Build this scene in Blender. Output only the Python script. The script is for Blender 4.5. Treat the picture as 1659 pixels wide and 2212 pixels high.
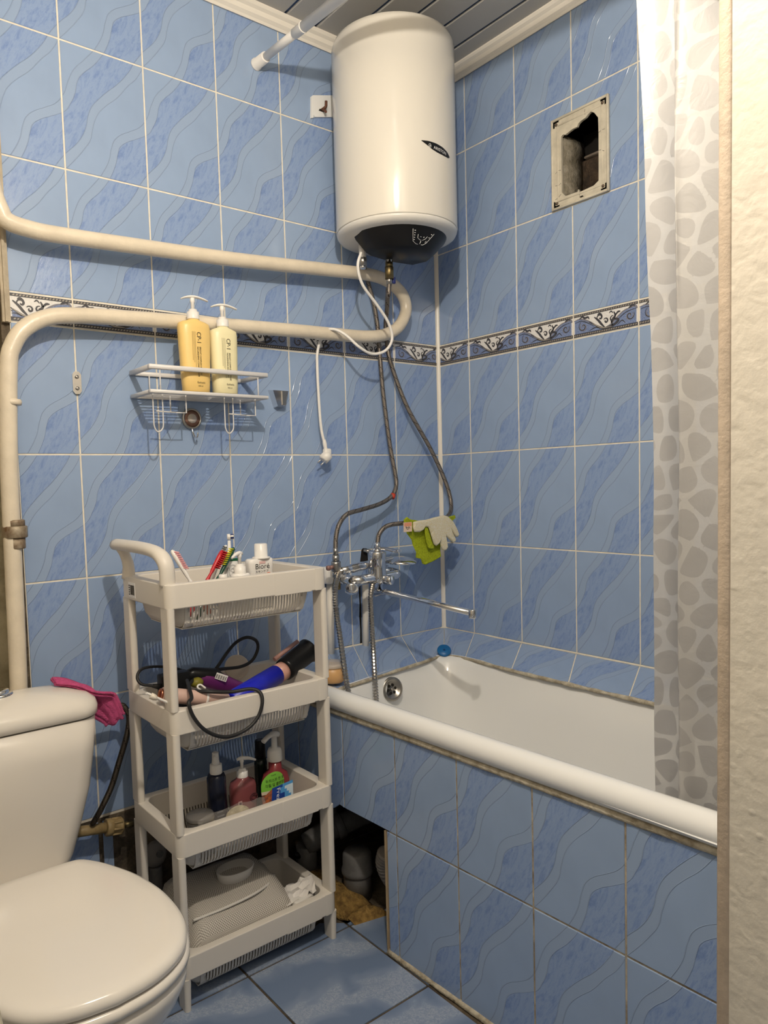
import bpy, bmesh, math, random
from mathutils import Vector, Matrix, noise
PI = math.pi
random.seed(7)
for o in list(bpy.data.objects): bpy.data.objects.remove(o)
scene = bpy.context.scene
COL = scene.collection

# ------------------------------------------------------------------ camera
cam_data = bpy.data.cameras.new('camera'); cam = bpy.data.objects.new('camera', cam_data); COL.objects.link(cam)
cam.location = (-1.75623, -1.80003, 1.12009)
cam.rotation_euler = (1.507356, 0.028085, -0.671064)
cam_data.sensor_fit = 'VERTICAL'; cam_data.sensor_height = 36.0; cam_data.lens = 36.0 * 1579.24 / 2212
cam_data.shift_x = 0.017466; cam_data.shift_y = 0.016578
cam_data.clip_start = 0.02
scene.camera = cam

# ------------------------------------------------------------------ world, lights, exposure
world = bpy.data.worlds.new('world'); scene.world = world; world.use_nodes = True
bg = world.node_tree.nodes['Background']
bg.inputs[0].default_value = (1.0, 0.93, 0.82, 1); bg.inputs[1].default_value = 0.30      # dim hallway behind the open door
lamp_data = bpy.data.lights.new('ceiling_bulb', 'POINT'); lamp_data.energy = 44; lamp_data.color = (1.0, 0.905, 0.77)
lamp_data.shadow_soft_size = 0.02
lamp = bpy.data.objects.new('ceiling_bulb', lamp_data); lamp.location = (-1.36, -1.39, 2.08); COL.objects.link(lamp)
hall_data = bpy.data.lights.new('hall_lamp', 'POINT'); hall_data.energy = 4; hall_data.color = (1.0, 0.9, 0.76)
hall_data.shadow_soft_size = 0.3
hall = bpy.data.objects.new('hall_lamp', hall_data); hall.location = (-1.62, -2.35, 2.15); COL.objects.link(hall)
vs = scene.view_settings
vs.view_transform = 'Standard'; vs.look = 'None'; vs.gamma = 1.0; vs.use_curve_mapping = False; vs.exposure = 0.12

# ------------------------------------------------------------------ materials
def new_mat(name):
    m = bpy.data.materials.new(name); m.use_nodes = True
    return m, m.node_tree, m.node_tree.nodes['Principled BSDF']
class NT:
    """small node-graph helper"""
    def __init__(s, nt): s.nt = nt
    def n(s, t, **k):
        x = s.nt.nodes.new(t)
        for a, b in k.items(): setattr(x, a, b)
        return x
    def put(s, sock, v):
        if hasattr(v, 'is_output'): s.nt.links.new(v, sock)
        else: sock.default_value = v
    def math(s, op, a, b=None, c=None, clamp=False):
        x = s.n('ShaderNodeMath', operation=op, use_clamp=clamp); s.put(x.inputs[0], a)
        if b is not None: s.put(x.inputs[1], b)
        if c is not None: s.put(x.inputs[2], c)
        return x.outputs[0]
    def mix(s, f, a, b, mode='MIX'):
        x = s.n('ShaderNodeMix', data_type='RGBA', blend_type=mode); s.put(x.inputs[0], f)
        s.put(x.inputs[6], a if hasattr(a, 'is_output') else (*a[:3], 1)); s.put(x.inputs[7], b if hasattr(b, 'is_output') else (*b[:3], 1))
        return x.outputs[2]
    def ramp(s, f, stops):
        x = s.n('ShaderNodeValToRGB'); e = x.color_ramp.elements
        while len(e) < len(stops): e.new(0.5)
        for q, (p, c) in zip(e, stops): q.position = p; q.color = (*c[:3], 1)
        s.put(x.inputs[0], f); return x.outputs[0]
    def noise(s, vec, scale, detail=3, rough=0.5, dist=0.0):
        x = s.n('ShaderNodeTexNoise'); s.put(x.inputs['Vector'], vec); x.inputs['Scale'].default_value = scale
        x.inputs['Detail'].default_value = detail; x.inputs['Roughness'].default_value = rough; x.inputs['Distortion'].default_value = dist
        return x.outputs[0]
    def maprange(s, v, a, b, c=0.0, d=1.0):
        x = s.n('ShaderNodeMapRange'); s.put(x.inputs[0], v)
        for i, q in enumerate((a, b, c, d)): x.inputs[i + 1].default_value = q
        return x.outputs[0]
    def bump(s, h, strength, dist):
        x = s.n('ShaderNodeBump'); x.inputs['Strength'].default_value = strength; x.inputs['Distance'].default_value = dist
        s.put(x.inputs['Height'], h); return x.outputs[0]
MATS = {}
def mat(name, col, rough=0.5, metal=0.0, var=0.0, vscale=8.0, col2=None, bump=0.0, bscale=60.0, bdist=0.002, trans=0.0, ior=1.45, spec=0.5, sss=0.0, alpha=1.0, coat=0.0):
    if name in MATS: return MATS[name]
    m, nt, b = new_mat(name); N = NT(nt)
    tc = N.n('ShaderNodeTexCoord').outputs['Object']
    c2 = col2 or tuple(max(0, x * (1 - var)) for x in col)
    if var or col2:
        f = N.maprange(N.noise(tc, vscale, 4, 0.6), 0.35, 0.65)
        nt.links.new(N.mix(f, col, c2), b.inputs['Base Color'])
    else: b.inputs['Base Color'].default_value = (*col, 1)
    b.inputs['Roughness'].default_value = rough; b.inputs['Metallic'].default_value = metal
    b.inputs['Transmission Weight'].default_value = trans; b.inputs['IOR'].default_value = ior
    b.inputs['Specular IOR Level'].default_value = spec; b.inputs['Alpha'].default_value = alpha
    b.inputs['Coat Weight'].default_value = coat
    if bump: nt.links.new(N.bump(N.noise(tc, bscale, 4, 0.6), bump, bdist), b.inputs['Normal'])
    MATS[name] = m
    return m

def make_tile_mat(name, pale, ribbon, dark1, dark2, rough=0.16):
    """glazed wall tile: two pairs of embossed wavy lines crossing the tile diagonally, mottled blue between them"""
    m, nt, b = new_mat(name); N = NT(nt)
    uv = N.n('ShaderNodeUVMap').outputs[0]
    sp = N.n('ShaderNodeSeparateXYZ'); nt.links.new(uv, sp.inputs[0])
    s, v = sp.outputs[0], sp.outputs[1]
    t = N.math('SUBTRACT', 1.0, v); p = N.math('ADD', s, t)
    A = [(0,.40),(.1,.38),(.2,.355),(.29,.38),(.43,.44),(.51,.43),(.565,.365),(.615,.295),(.67,.27),(.735,.295),(.86,.37),(1,.40)]
    B = [(0,.515),(.11,.51),(.23,.465),(.285,.475),(.395,.545),(.465,.57),(.55,.575),(.57,.555),(.62,.48),(.665,.41),(.715,.38),(.77,.405),(.875,.47),(1,.515)]
    C = [(0,.88),(.08,.895),(.215,.875),(.295,.835),(.38,.805),(.45,.795),(.54,.83),(.62,.885),(.71,.92),(.79,.92),(.87,.89),(1,.88)]
    D = [(0,1.0),(.12,1.02),(.2,.995),(.325,.975),(.41,.93),(.48,.91),(.55,.925),(.625,.965),(.73,1.03),(.82,1.035),(.91,1.025),(1,1.0)]
    def curve(pts):
        x = N.n('ShaderNodeFloatCurve'); mp = x.mapping; mp.use_clip = False; cv = mp.curves[0]
        cv.points[0].location = (0, pts[0][1] * .5); cv.points[1].location = (1, pts[-1][1] * .5)
        for q in pts[1:-1]: cv.points.new(q[0], q[1] * .5)
        mp.update(); nt.links.new(t, x.inputs['Value'])
        return N.math('MULTIPLY', x.outputs[0], 2.0)
    wa, wb, wc, wd = map(curve, (A, B, C, D))
    def band(lo, hi):
        x = N.math('FRACT', N.math('ADD', N.math('SUBTRACT', p, lo), 2.0))
        return N.math('GREATER_THAN', N.math('SUBTRACT', hi, lo), x)
    def line(w):
        x = N.math('FRACT', N.math('ADD', N.math('SUBTRACT', p, w), 2.5))
        return N.maprange(N.math('ABSOLUTE', N.math('SUBTRACT', x, 0.5)), 0.0015, 0.0068, 1.0, 0.0)
    r1, r2, dk = band(wa, wb), band(wc, wd), band(wb, wc)
    lines = N.math('MAXIMUM', N.math('MAXIMUM', line(wa), line(wb)), N.math('MAXIMUM', line(wc), line(wd)))
    cx = N.n('ShaderNodeCombineXYZ'); N.put(cx.inputs[0], N.math('MULTIPLY', N.math('SUBTRACT', s, N.math('MULTIPLY', v, .75)), 7.0)); N.put(cx.inputs[1], N.math('MULTIPLY', N.math('ADD', s, N.math('MULTIPLY', v, 1.5)), 1.3)); mpo = cx.outputs[0]
    n1 = N.noise(mpo, 1.5, 5, 0.62, 1.8); n2 = N.noise(mpo, 5.0, 7, 0.78, 2.6)
    f = N.math('ADD', N.math('MULTIPLY', n1, 0.58), N.math('MULTIPLY', n2, 0.42))
    mott = N.ramp(f, [(0.36, dark2), (0.47, dark1), (0.53, tuple(.55*a+.45*c for a, c in zip(pale, dark1))), (0.62, dark1)])
    n3 = N.noise(uv, 2.5, 3, 0.5)
    base = N.mix(N.maprange(n3, .3, .7), pale, tuple(x * .93 for x in pale))
    c = N.mix(dk, base, mott); c = N.mix(r1, c, ribbon); c = N.mix(r2, c, ribbon)
    c = N.mix(N.math('MULTIPLY', lines, 0.16), c, (.16, .2, .28))
    nt.links.new(c, b.inputs['Base Color'])
    h = N.math('ADD', N.math('MULTIPLY', lines, 1.0), N.math('MULTIPLY', N.math('MULTIPLY', n2, dk), 0.35))
    h = N.math('SUBTRACT', h, N.math('MULTIPLY', N.math('MAXIMUM', r1, r2), 0.15))
    nt.links.new(N.bump(h, 0.7, 0.0010), b.inputs['Normal'])
    b.inputs['Roughness'].default_value = rough; b.inputs['Specular IOR Level'].default_value = 0.45
    return m
M_TILE = make_tile_mat('wall_tile_glaze', (.305, .412, .61), (.300, .398, .578), (.235, .335, .572), (.155, .245, .495))
def make_floor_mat():
    m, nt, b = new_mat('floor_tile_glaze'); N = NT(nt)
    uv = N.n('ShaderNodeUVMap').outputs[0]
    sp = N.n('ShaderNodeSeparateXYZ'); nt.links.new(uv, sp.inputs[0])
    w = N.noise(uv, 2.2, 3, 0.5, 0.6)
    ph = N.math('ADD', N.math('MULTIPLY', sp.outputs[1], 1.15), N.math('MULTIPLY', w, 0.9))
    bandv = N.math('SINE', N.math('MULTIPLY', N.math('ADD', ph, N.math('MULTIPLY', sp.outputs[0], .35)), 8.5))
    soft = N.mix(N.maprange(bandv, -0.6, 0.6), (.16, .222, .35), (.23, .298, .43))
    fn = N.noise(uv, 46, 5, 0.8, 1.2); msk = N.math('MULTIPLY', N.maprange(bandv, 0.45, 0.8), N.maprange(fn, .44, .58))
    c = N.mix(N.math('MULTIPLY', msk, .65), soft, (.44, .485, .57))
    nt.links.new(c, b.inputs['Base Color']); b.inputs['Roughness'].default_value = .3
    nt.links.new(N.bump(fn, 0.15, 0.001), b.inputs['Normal'])
    return m
M_FLOOR = make_floor_mat()
M_GROUT = mat('cream_grout', (.84, .78, .66), .9, var=.18, vscale=30, bump=.4, bscale=200)
M_GROUT_D = mat('dirty_grout', (.52, .46, .36), .95, col2=(.22, .17, .11), vscale=26, bump=.7, bscale=160)
M_CAULK = mat('stained_caulk', (.60, .55, .44), .9, col2=(.33, .28, .20), vscale=45, bump=.9, bscale=140, bdist=.004)
M_WHITE = mat('white_enamel', (.83, .835, .83), .12, spec=.6)
M_HEAT = mat('heater_white', (.71, .68, .62), .14, spec=.5)
M_PORC = mat('porcelain', (.80, .755, .69), .13, spec=.5)
M_PIPE = mat('cream_pipe_paint', (.78, .69, .55), .3, var=.12, vscale=14, bump=.35, bscale=42, bdist=.004)
M_PLASTIC = mat('cart_plastic', (.71, .665, .60), .42, bump=.08, bscale=600, bdist=.0005)
M_WPLA = mat('white_plastic', (.84, .82, .79), .3)
M_TRIM = mat('white_trim', (.80, .76, .69), .35)
M_BLACK = mat('black_plastic', (.010, .010, .011), .3, spec=.25)
M_RUBBER = mat('black_rubber', (.014, .014, .015), .5)
M_CHROME = mat('chrome', (.75, .75, .76), .07, 1.0)
M_STEEL = mat('brushed_steel', (.45, .43, .40), .3, 1.0)
M_BRASS = mat('old_brass', (.30, .23, .11), .42, 1.0, var=.5, vscale=60)
M_DARK = mat('dark_void', (.012, .010, .008), .95)
M_CONC = mat('dirty_concrete', (.16, .125, .085), .95, col2=(.045, .035, .025), vscale=18, bump=.9, bscale=50, bdist=.01)
M_PLASTER = mat('bare_plaster', (.55, .49, .33), .95, col2=(.36, .31, .2), vscale=14, bump=.8, bscale=60, bdist=.006)
M_WOOD = mat('old_trim_board', (.52, .44, .32), .6, var=.35, vscale=20, bump=.3, bscale=40)
M_INK = mat('black_ink', (.02, .018, .015), .6)
M_WINK = mat('white_ink', (.8, .8, .8), .5)

# ------------------------------------------------------------------ geometry helpers
def cat_rom(P, n=6, closed=False):
    P = [Vector(p) for p in P]; out = []; k = len(P)
    for i in range(k if closed else k - 1):
        if closed: a, b, c, d = P[i - 1], P[i], P[(i + 1) % k], P[(i + 2) % k]
        else: b, c = P[i], P[i + 1]; a = P[i - 1] if i else b * 2 - c; d = P[i + 2] if i + 2 < k else c * 2 - b
        for j in range(n):
            u = j / n
            out.append(.5 * ((2 * b) + (c - a) * u + (2 * a - 5 * b + 4 * c - d) * u * u + (3 * b - a - 3 * c + d) * u ** 3))
    if not closed: out.append(P[-1])
    return out
def rrect(hx, hy, r, n=4, cx=0, cy=0):
    out = []
    for sx, sy, a0 in ((1, 1, 0), (-1, 1, 90), (-1, -1, 180), (1, -1, 270)):
        for i in range(n + 1):
            a = math.radians(a0 + 90 * i / n)
            out.append((cx + sx * (hx - r) + r * math.cos(a), cy + sy * (hy - r) + r * math.sin(a)))
    return out
class MB:
    def __init__(s, T=None): s.off = Vector(T.location) if T else None; s.bm = bmesh.new(); s.uvl = s.bm.loops.layers.uv.new('UVMap'); s.m = 0
    def face(s, vs, uvs=None, smooth=False):
        try: f = s.bm.faces.new(vs)
        except ValueError: return None
        f.material_index = s.m; f.smooth = smooth
        if uvs:
            for l, u in zip(f.loops, uvs): l[s.uvl].uv = u
        return f
    def v(s, p): return s.bm.verts.new(Vector(p) - s.off if s.off else p)
    def poly(s, pts, uvs=None): return s.face([s.v(p) for p in pts], uvs)
    def box(s, a, b, mtx=None):
        a, b = [min(x, y) for x, y in zip(a, b)], [max(x, y) for x, y in zip(a, b)]
        V = [Vector((x, y, z)) for z in (a[2], b[2]) for y in (a[1], b[1]) for x in (a[0], b[0])]
        if mtx: V = [mtx @ q for q in V]
        V = [s.v(q) for q in V]
        for f in ((0, 2, 3, 1), (4, 5, 7, 6), (0, 1, 5, 4), (2, 6, 7, 3), (0, 4, 6, 2), (1, 3, 7, 5)): s.face([V[i] for i in f])
        return s
    def rbox(s, a, b, r=.004, seg=2, mtx=None):
        t = bmesh.new(); a, b = [min(x, y) for x, y in zip(a, b)], [max(x, y) for x, y in zip(a, b)]
        V = [t.verts.new((x, y, z)) for z in (a[2], b[2]) for y in (a[1], b[1]) for x in (a[0], b[0])]
        for f in ((0, 2, 3, 1), (4, 5, 7, 6), (0, 1, 5, 4), (2, 6, 7, 3), (0, 4, 6, 2), (1, 3, 7, 5)): t.faces.new([V[i] for i in f])
        r = min(r, .49 * min(y - x for x, y in zip(a, b)))
        bmesh.ops.bevel(t, geom=list(t.edges), offset=r, segments=seg, affect='EDGES', profile=.5)
        return s.take(t, mtx, True)
    def take(s, t, mtx=None, smooth=False):
        mp = {}
        for q in t.verts: mp[q] = s.v(mtx @ q.co if mtx else q.co)
        for f in t.faces: s.face([mp[q] for q in f.verts], smooth=smooth)
        t.free(); return s
    def loft(s, rings, cap0=False, cap1=False, closed=True, smooth=True, uv=None):
        R = [[s.v(p) for p in r] for r in rings]; n = len(R[0])
        for i in range(len(R) - 1):
            for j in range(n if closed else n - 1):
                k = (j + 1) % n
                u = None
                if uv: u = [(j / n, uv[i]), ((j + 1) / n, uv[i]), ((j + 1) / n, uv[i + 1]), (j / n, uv[i + 1])]
                s.face([R[i][j], R[i][k], R[i + 1][k], R[i + 1][j]], u, smooth)
        if cap0: s.face([*reversed(R[0])])
        if cap1: s.face(R[-1])
        return s
    def tube(s, path, r, n=10, cap=True, sx=1.0, up=None):
        P = [Vector(p) for p in path]; rs = r if isinstance(r, (list, tuple)) else [r] * len(P)
        T = [(P[min(i + 1, len(P) - 1)] - P[max(i - 1, 0)]).normalized() for i in range(len(P))]
        u = Vector(up) if up else (Vector((0, 0, 1)) if abs(T[0].z) < .9 else Vector((1, 0, 0)))
        rings, L, d = [], [], 0
        for i, p in enumerate(P):
            u = (u - T[i] * u.dot(T[i])).normalized(); w = T[i].cross(u)
            if i: d += (p - P[i - 1]).length
            L.append(d)
            rings.append([p + (u * math.cos(2 * PI * j / n) + w * math.sin(2 * PI * j / n) * sx) * rs[i] for j in range(n)])
        return s.loft(rings, cap, cap, uv=L)
    def lathe(s, prof, c=(0, 0, 0), n=20, axis=None, cap0=True, cap1=True, sx=1, sy=1):
        c = Vector(c); q = Vector((0, 0, 1)).rotation_difference(Vector(axis).normalized()) if axis else None
        rings = []
        for r, z in prof:
            ring = []
            for j in range(n):
                a = 2 * PI * j / n; p = Vector((r * sx * math.cos(a), r * sy * math.sin(a), z))
                ring.append(c + (q @ p if q else p))
            rings.append(ring)
        return s.loft(rings, cap0, cap1)
    def cyl(s, a, b, r, n=14, r2=None):
        a, b = Vector(a), Vector(b); return s.lathe([(r, 0), (r if r2 is None else r2, (b - a).length)], a, n, b - a)
    def prism(s, pts, f, d0, d1):
        """polygon pts (u,v) -> f(u,v,d), extruded between d0 and d1"""
        A = [s.v(f(u, v, d0)) for u, v in pts]; B = [s.v(f(u, v, d1)) for u, v in pts]; n = len(pts)
        s.face([*reversed(A)]); s.face(B)
        for i in range(n): s.face([A[i], A[(i + 1) % n], B[(i + 1) % n], B[i]])
        return s
    def sphere(s, c, r, n=14, m=8, mtx=None):
        r = r if isinstance(r, (tuple, list)) else (r, r, r); rings = []
        for i in range(1, m):
            a = PI * i / m - PI / 2
            rings.append([Vector((r[0] * math.cos(a) * math.cos(2 * PI * j / n), r[1] * math.cos(a) * math.sin(2 * PI * j / n), r[2] * math.sin(a))) for j in range(n)])
        c = Vector(c)
        return s.loft([[(mtx @ p if mtx else p) + c for p in R] for R in rings], True, True)
    def text(s, body, f, size=1.0, align='LEFT'):
        cu = bpy.data.curves.new('tmp', 'FONT'); cu.body = body; cu.size = size; cu.align_x = align; cu.resolution_u = 3
        ob = bpy.data.objects.new('tmp', cu); COL.objects.link(ob)
        dg = bpy.context.evaluated_depsgraph_get(); me = bpy.data.meshes.new_from_object(ob.evaluated_get(dg))
        V = [s.v(f(q.co.x, q.co.y)) for q in me.vertices]
        for p in me.polygons: s.face([V[i] for i in p.vertices])
        bpy.data.objects.remove(ob); bpy.data.curves.remove(cu); bpy.data.meshes.remove(me)
        return s
    def recalc(s): bmesh.ops.recalc_face_normals(s.bm, faces=list(s.bm.faces)); return s
    def mesh(s, name, mats, recalc=True):
        if recalc: s.recalc()
        me = bpy.data.meshes.new(name); s.bm.to_mesh(me); s.bm.free()
        for m in (mats if isinstance(mats, (list, tuple)) else [mats]): me.materials.append(m)
        return me
    def obj(s, name, mats, parent=None, label=None, cat=None, group=None, kind=None, sub=0, sharp=None, wn=False):
        me = s.mesh(name, mats)
        if sharp is not None:
            for p in me.polygons: p.use_smooth = True
            me.set_sharp_from_angle(angle=math.radians(sharp))
        o = bpy.data.objects.new(name, me); COL.objects.link(o); o.parent = parent
        if wn: md = o.modifiers.new('weighted', 'WEIGHTED_NORMAL'); md.keep_sharp = True; md.weight = 90
        if sub: md = o.modifiers.new('smooth', 'SUBSURF'); md.levels = sub; md.render_levels = sub
        return tag(o, label, cat, group, kind)
def tag(o, label=None, cat=None, group=None, kind=None):
    if label: o['label'] = label
    if cat: o['category'] = cat
    if group: o['group'] = group
    if kind: o['kind'] = kind
    return o
def thing(name, label, cat, loc=(0, 0, 0), rz=0, group=None):
    o = bpy.data.objects.new(name, None); COL.objects.link(o); o.location = loc; o.rotation_euler = (0, 0, rz)
    o.empty_display_size = .02
    return tag(o, label, cat, group)
def link(name, me, parent=None, loc=(0, 0, 0), rz=0, rot=None):
    o = bpy.data.objects.new(name, me); COL.objects.link(o); o.parent = parent; o.location = loc
    o.rotation_euler = rot or (0, 0, rz); return o
# ================================================================== the room
ZC = 2.42                                        # ceiling
ROWS = [0.018, 0.3157, 0.6133, 0.9087, 1.2062, 1.5042, 1.5715, 1.8705, 2.1633, 2.4608]   # wall tile course lines (border course 1.504-1.5715)
COLA = [0, -.197, -.397, -.597, -.797, -.997, -1.197, -1.397]
COLB = [0, -.1405, -.3405, -.5405, -.7405, -.9405, -1.1405, -1.3405, -1.5405]
XL, YF = -1.72, -1.50                            # left wall, door wall
G = .0019                                        # half of a joint
TILE_CACHE = {}
def poly_tile(pts, s0, t0, w, h, th=.007, ch=.0011, mats=None):
    """tile face polygon (x to the right, z up) in the plane y=0 facing -y; uv = position in the full tile w x h whose lower left corner is (s0, t0)"""
    key = (tuple((round(a, 4), round(b, 4)) for a, b in pts), round(s0, 4), round(t0, 4), round(w, 4), round(h, 4), mats[0].name if mats else '')
    if key in TILE_CACHE: return TILE_CACHE[key]
    b = MB(); uv = lambda p: ((p[0] - s0) / w, (p[1] - t0) / h); n = len(pts); ins = []
    for i in range(n):
        p, q, r = Vector(pts[i - 1]), Vector(pts[i]), Vector(pts[(i + 1) % n])
        d1, d2 = (q - p).normalized(), (r - q).normalized()
        n1, n2 = Vector((-d1.y, d1.x)), Vector((-d2.y, d2.x)); k = 1 + n1.dot(n2)
        ins.append(q + (n1 + n2) * (ch / max(k, .3)))
    F = [b.v((p.x, 0, p.y)) for p in ins]; E_ = [b.v((p[0], ch, p[1])) for p in pts]; K = [b.v((p[0], th, p[1])) for p in pts]
    b.face(F, [uv(p) for p in ins])
    for i in range(n):
        j = (i + 1) % n
        b.face([F[i], E_[i], E_[j], F[j]], [uv(ins[i]), uv(pts[i]), uv(pts[j]), uv(ins[j])]); b.face([E_[i], K[i], K[j], E_[j]], [uv(pts[i])] * 4)
    me = b.mesh('tile', mats or M_TILE, recalc=False); TILE_CACHE[key] = me
    return me
def rect_tile(w, h, su=0., tv=0., W=.2, H=.2975, mats=None):
    return poly_tile([(G, G), (w - G, G), (w - G, h - G), (G, h - G)], -su, -tv, W, H, mats=mats)

# ---- border tile: scroll ornament in shallow relief
def spiral(cx, cy, r, a0, turns, n=12, dirn=1):
    return [(cx + r * (1 - .85 * i / n) * math.cos(a0 + dirn * turns * 2 * PI * i / n), cy + r * (1 - .85 * i / n) * math.sin(a0 + dirn * turns * 2 * PI * i / n)) for i in range(n + 1)]
def stroke(b, pts, w, y=-.0006, taper=True):
    n = len(pts); L, R = [], []
    for i, p in enumerate(pts):
        a, c = Vector(pts[max(i - 1, 0)]), Vector(pts[min(i + 1, n - 1)]); d = (c - a).normalized() if (c - a).length else Vector((1, 0))
        k = w * (math.sin(PI * (.12 + .76 * i / (n - 1))) if taper else 1) / 2
        L.append(b.v((p[0] - d.y * k, y, p[1] + d.x * k))); R.append(b.v((p[0] + d.y * k, y, p[1] - d.x * k)))
    for i in range(n - 1): b.face([L[i], R[i], R[i + 1], L[i + 1]])
M_BW = mat('border_white', (.80, .79, .78), .25, var=.12, vscale=160); M_BB = mat('border_blue', (.12, .17, .34), .25, col2=(.24, .31, .5), vscale=420)
M_BD = mat('border_dark', (.055, .055, .065), .3); M_BG = mat('border_grey', (.20, .20, .24), .3); M_BR = mat('border_rope', (.34, .31, .27), .4)
def border_mesh(w, s0, mir=False):
    """full motif 0.2 wide, 0.066 high; only s0 .. s0+w kept"""
    H = .0673 - 2 * G; b = MB(); b.m = 0
    b.box((0, 0, 0), (w - 2 * G, .007, H)); X0, X1 = s0, s0 + w - 2 * G
    cl = lambda pts: [p for p in pts if X0 + .001 <= p[0] <= X1 - .001]
    def st(pts, wd, m=2, y=-.0006):
        b.m = m; run = []
        for p in pts + [None]:
            if p is not None and X0 + .0005 <= p[0] <= X1 - .0005: run.append((p[0] - X0, p[1]))
            else:
                if len(run) > 1: stroke(b, run, wd, y)
                run = []
    def fill(top, m=1, y=-.0003):
        b.m = m; pp = cl(top)
        for p, q in zip(pp, pp[1:]):
            b.poly([(p[0] - X0, y, .009), (q[0] - X0, y, .009), (q[0] - X0, y, q[1]), (p[0] - X0, y, p[1])])
    cr = lambda P, n=8: [(p.x, p.y) for p in cat_rom([(x, z, 0) for x, z in P], n)]
    left = cr([(.0005, .046), (.02, .049), (.045, .040), (.07, .024), (.092, .012)]); right = cr([(.098, .012), (.12, .020), (.14, .036), (.162, .048), (.1965, .052)])
    fill(left); fill(right)
    st(left, .0042, 3, -.0005); st(right, .0042, 3, -.0005)
    st(cr([(.05, .036), (.08, .018), (.1, .011), (.125, .015), (.14, .025), (.128, .030), (.118, .022)]), 0.0072, 2); st(cr([(.06, .03), (.09, .014), (.12, .012)]), 0.0026, 4, -.0008)
    st(spiral(.032, .026, .013, 2.2, 1.3), 0.0046, 3, -.0007); st(spiral(.172, .030, .012, .6, 1.3, dirn=-1), 0.0046, 3, -.0007)
    st(spiral(.084, .042, .010, 3.4, 1.0, dirn=-1), 0.0055, 2, -.0007); st(cr([(.098, .014), (.088, .024), (.078, .036), (.066, .046)]), 0.0065, 2); st(spiral(.102, .03, .008, 2.6, 1.1, dirn=-1), 0.0047, 2, -.0007)
    st(cr([(.122, .014), (.120, .026), (.130, .038), (.126, .050)]), 0.0065, 2); st(spiral(.122, .032, .008, 1.2, 1.1), 0.0046, 2, -.0007); st(cr([(.13, .038), (.138, .046), (.146, .047)]), 0.0052, 2)
    st(cr([(.018, .049), (.028, .054), (.036, .049), (.046, .05), (.05, .044)]), 0.0059, 2); st(cr([(.17, .050), (.182, .056), (.192, .051)]), 0.0065, 2); st(cr([(.188, .056), (.193, .048), (.198, .044)]), 0.0052, 3, -.0007)
    st(cr([(.004, .040), (.024, .043), (.046, .034), (.066, .021)]), .0022, 2, -.0008); st(cr([(.125, .016), (.146, .032), (.166, .042), (.195, .046)]), .0022, 2, -.0008)
    st(spiral(.030, .027, .015, 2.0, 1.1), .0028, 2, -.00085); st(spiral(.174, .031, .0135, .5, 1.1, dirn=-1), .0028, 2, -.00085); st(cr([(.05, .012), (.07, .018), (.085, .012)]), .003, 2); st(cr([(.135, .012), (.15, .022), (.16, .014)]), .003, 2)
    st(cr([(.076, .050), (.082, .053), (.09, .049)]), .004, 2); st(cr([(.112, .048), (.118, .052), (.124, .046)]), .0035, 2)
    for z0, z1 in ((.0008, .0098), (.0555, H - .0008)):
        b.m = 2; b.poly([(0, -.0004, z0), (w - 2 * G, -.0004, z0), (w - 2 * G, -.0004, z1), (0, -.0004, z1)])
        b.m = 4; x = -(s0 % .0072) + .004; zc = (z0 + z1) / 2
        while x < w - .004:
            if x > .003: b.poly([(x + .0026 * math.cos(a) + .0012 * math.sin(a), -.0009, zc + .0021 * math.sin(a)) for a in [2 * PI * k / 6 for k in range(6)]])
            x += .0072
    me = b.mesh('border_tile', [M_BW, M_BB, M_BD, M_BG, M_BR]); return me
BM_CACHE = {}
def border(w, s0):
    k = (round(w, 4), round(s0, 4))
    if k not in BM_CACHE: BM_CACHE[k] = border_mesh(*k)
    return BM_CACHE[k]

# ---- back wall (the one with the pipes)
b = MB(); b.box((-1.337, .0014, -.02), (.1, .14, ZC + .08)); wall_back = b.obj('wall_back', M_GROUT, kind='structure', label='blue tiled back wall behind the water heater and pipes')
SKIPA = set()
def tile_row(parent, cols, rows, xend, place, mirror=False):
    for i in range(len(rows) - 1):
        z0, z1 = rows[i], rows[i + 1]
        for k in range(len(cols) - 1):
            place(i, k, z0, z1, cols[k], cols[k + 1])
def place_A(i, k, z0, z1, xr, xl):
    if i == 9: return
    if z0 < .3: return
    full_l = xl; xl2 = max(xl, -1.337); ztop = min(z1, 2.39)
    w = xr - xl2 - (.008 if k == 0 else 0); full = .2
    if abs((z1 - z0) - .0673) < .002:
        o = link('border_tile', border(w, full - (xr - xl2) if k == 6 else 0), wall_back, (xl2 + G, 0, z0 + G)); return
    h = ztop - z0
    link('tile', rect_tile(w, h, full - (xr - xl2) if k == 6 else 0, 0, .2, z1 - z0), wall_back, (xl2, 0, z0))
tile_row(wall_back, COLA, ROWS, 0, place_A)
b = MB(); b.box((-1.337, -.0015, .0), (-.0, .0016, .311)); b.obj('bare_strip', M_CONC, wall_back, label='bare dirty concrete strip, darkened for shade, at the foot of the wall')  # dirt and the shade of the low back zone share this dark tone
for x0, x1, z0 in ((-1.337, -1.20, .09), (-1.194, -1.165, .17)):
    link('tile', rect_tile(x1 - x0, .305 - z0, 0, .3 - .305 + z0), wall_back, (x0, -.002, z0))
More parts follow.
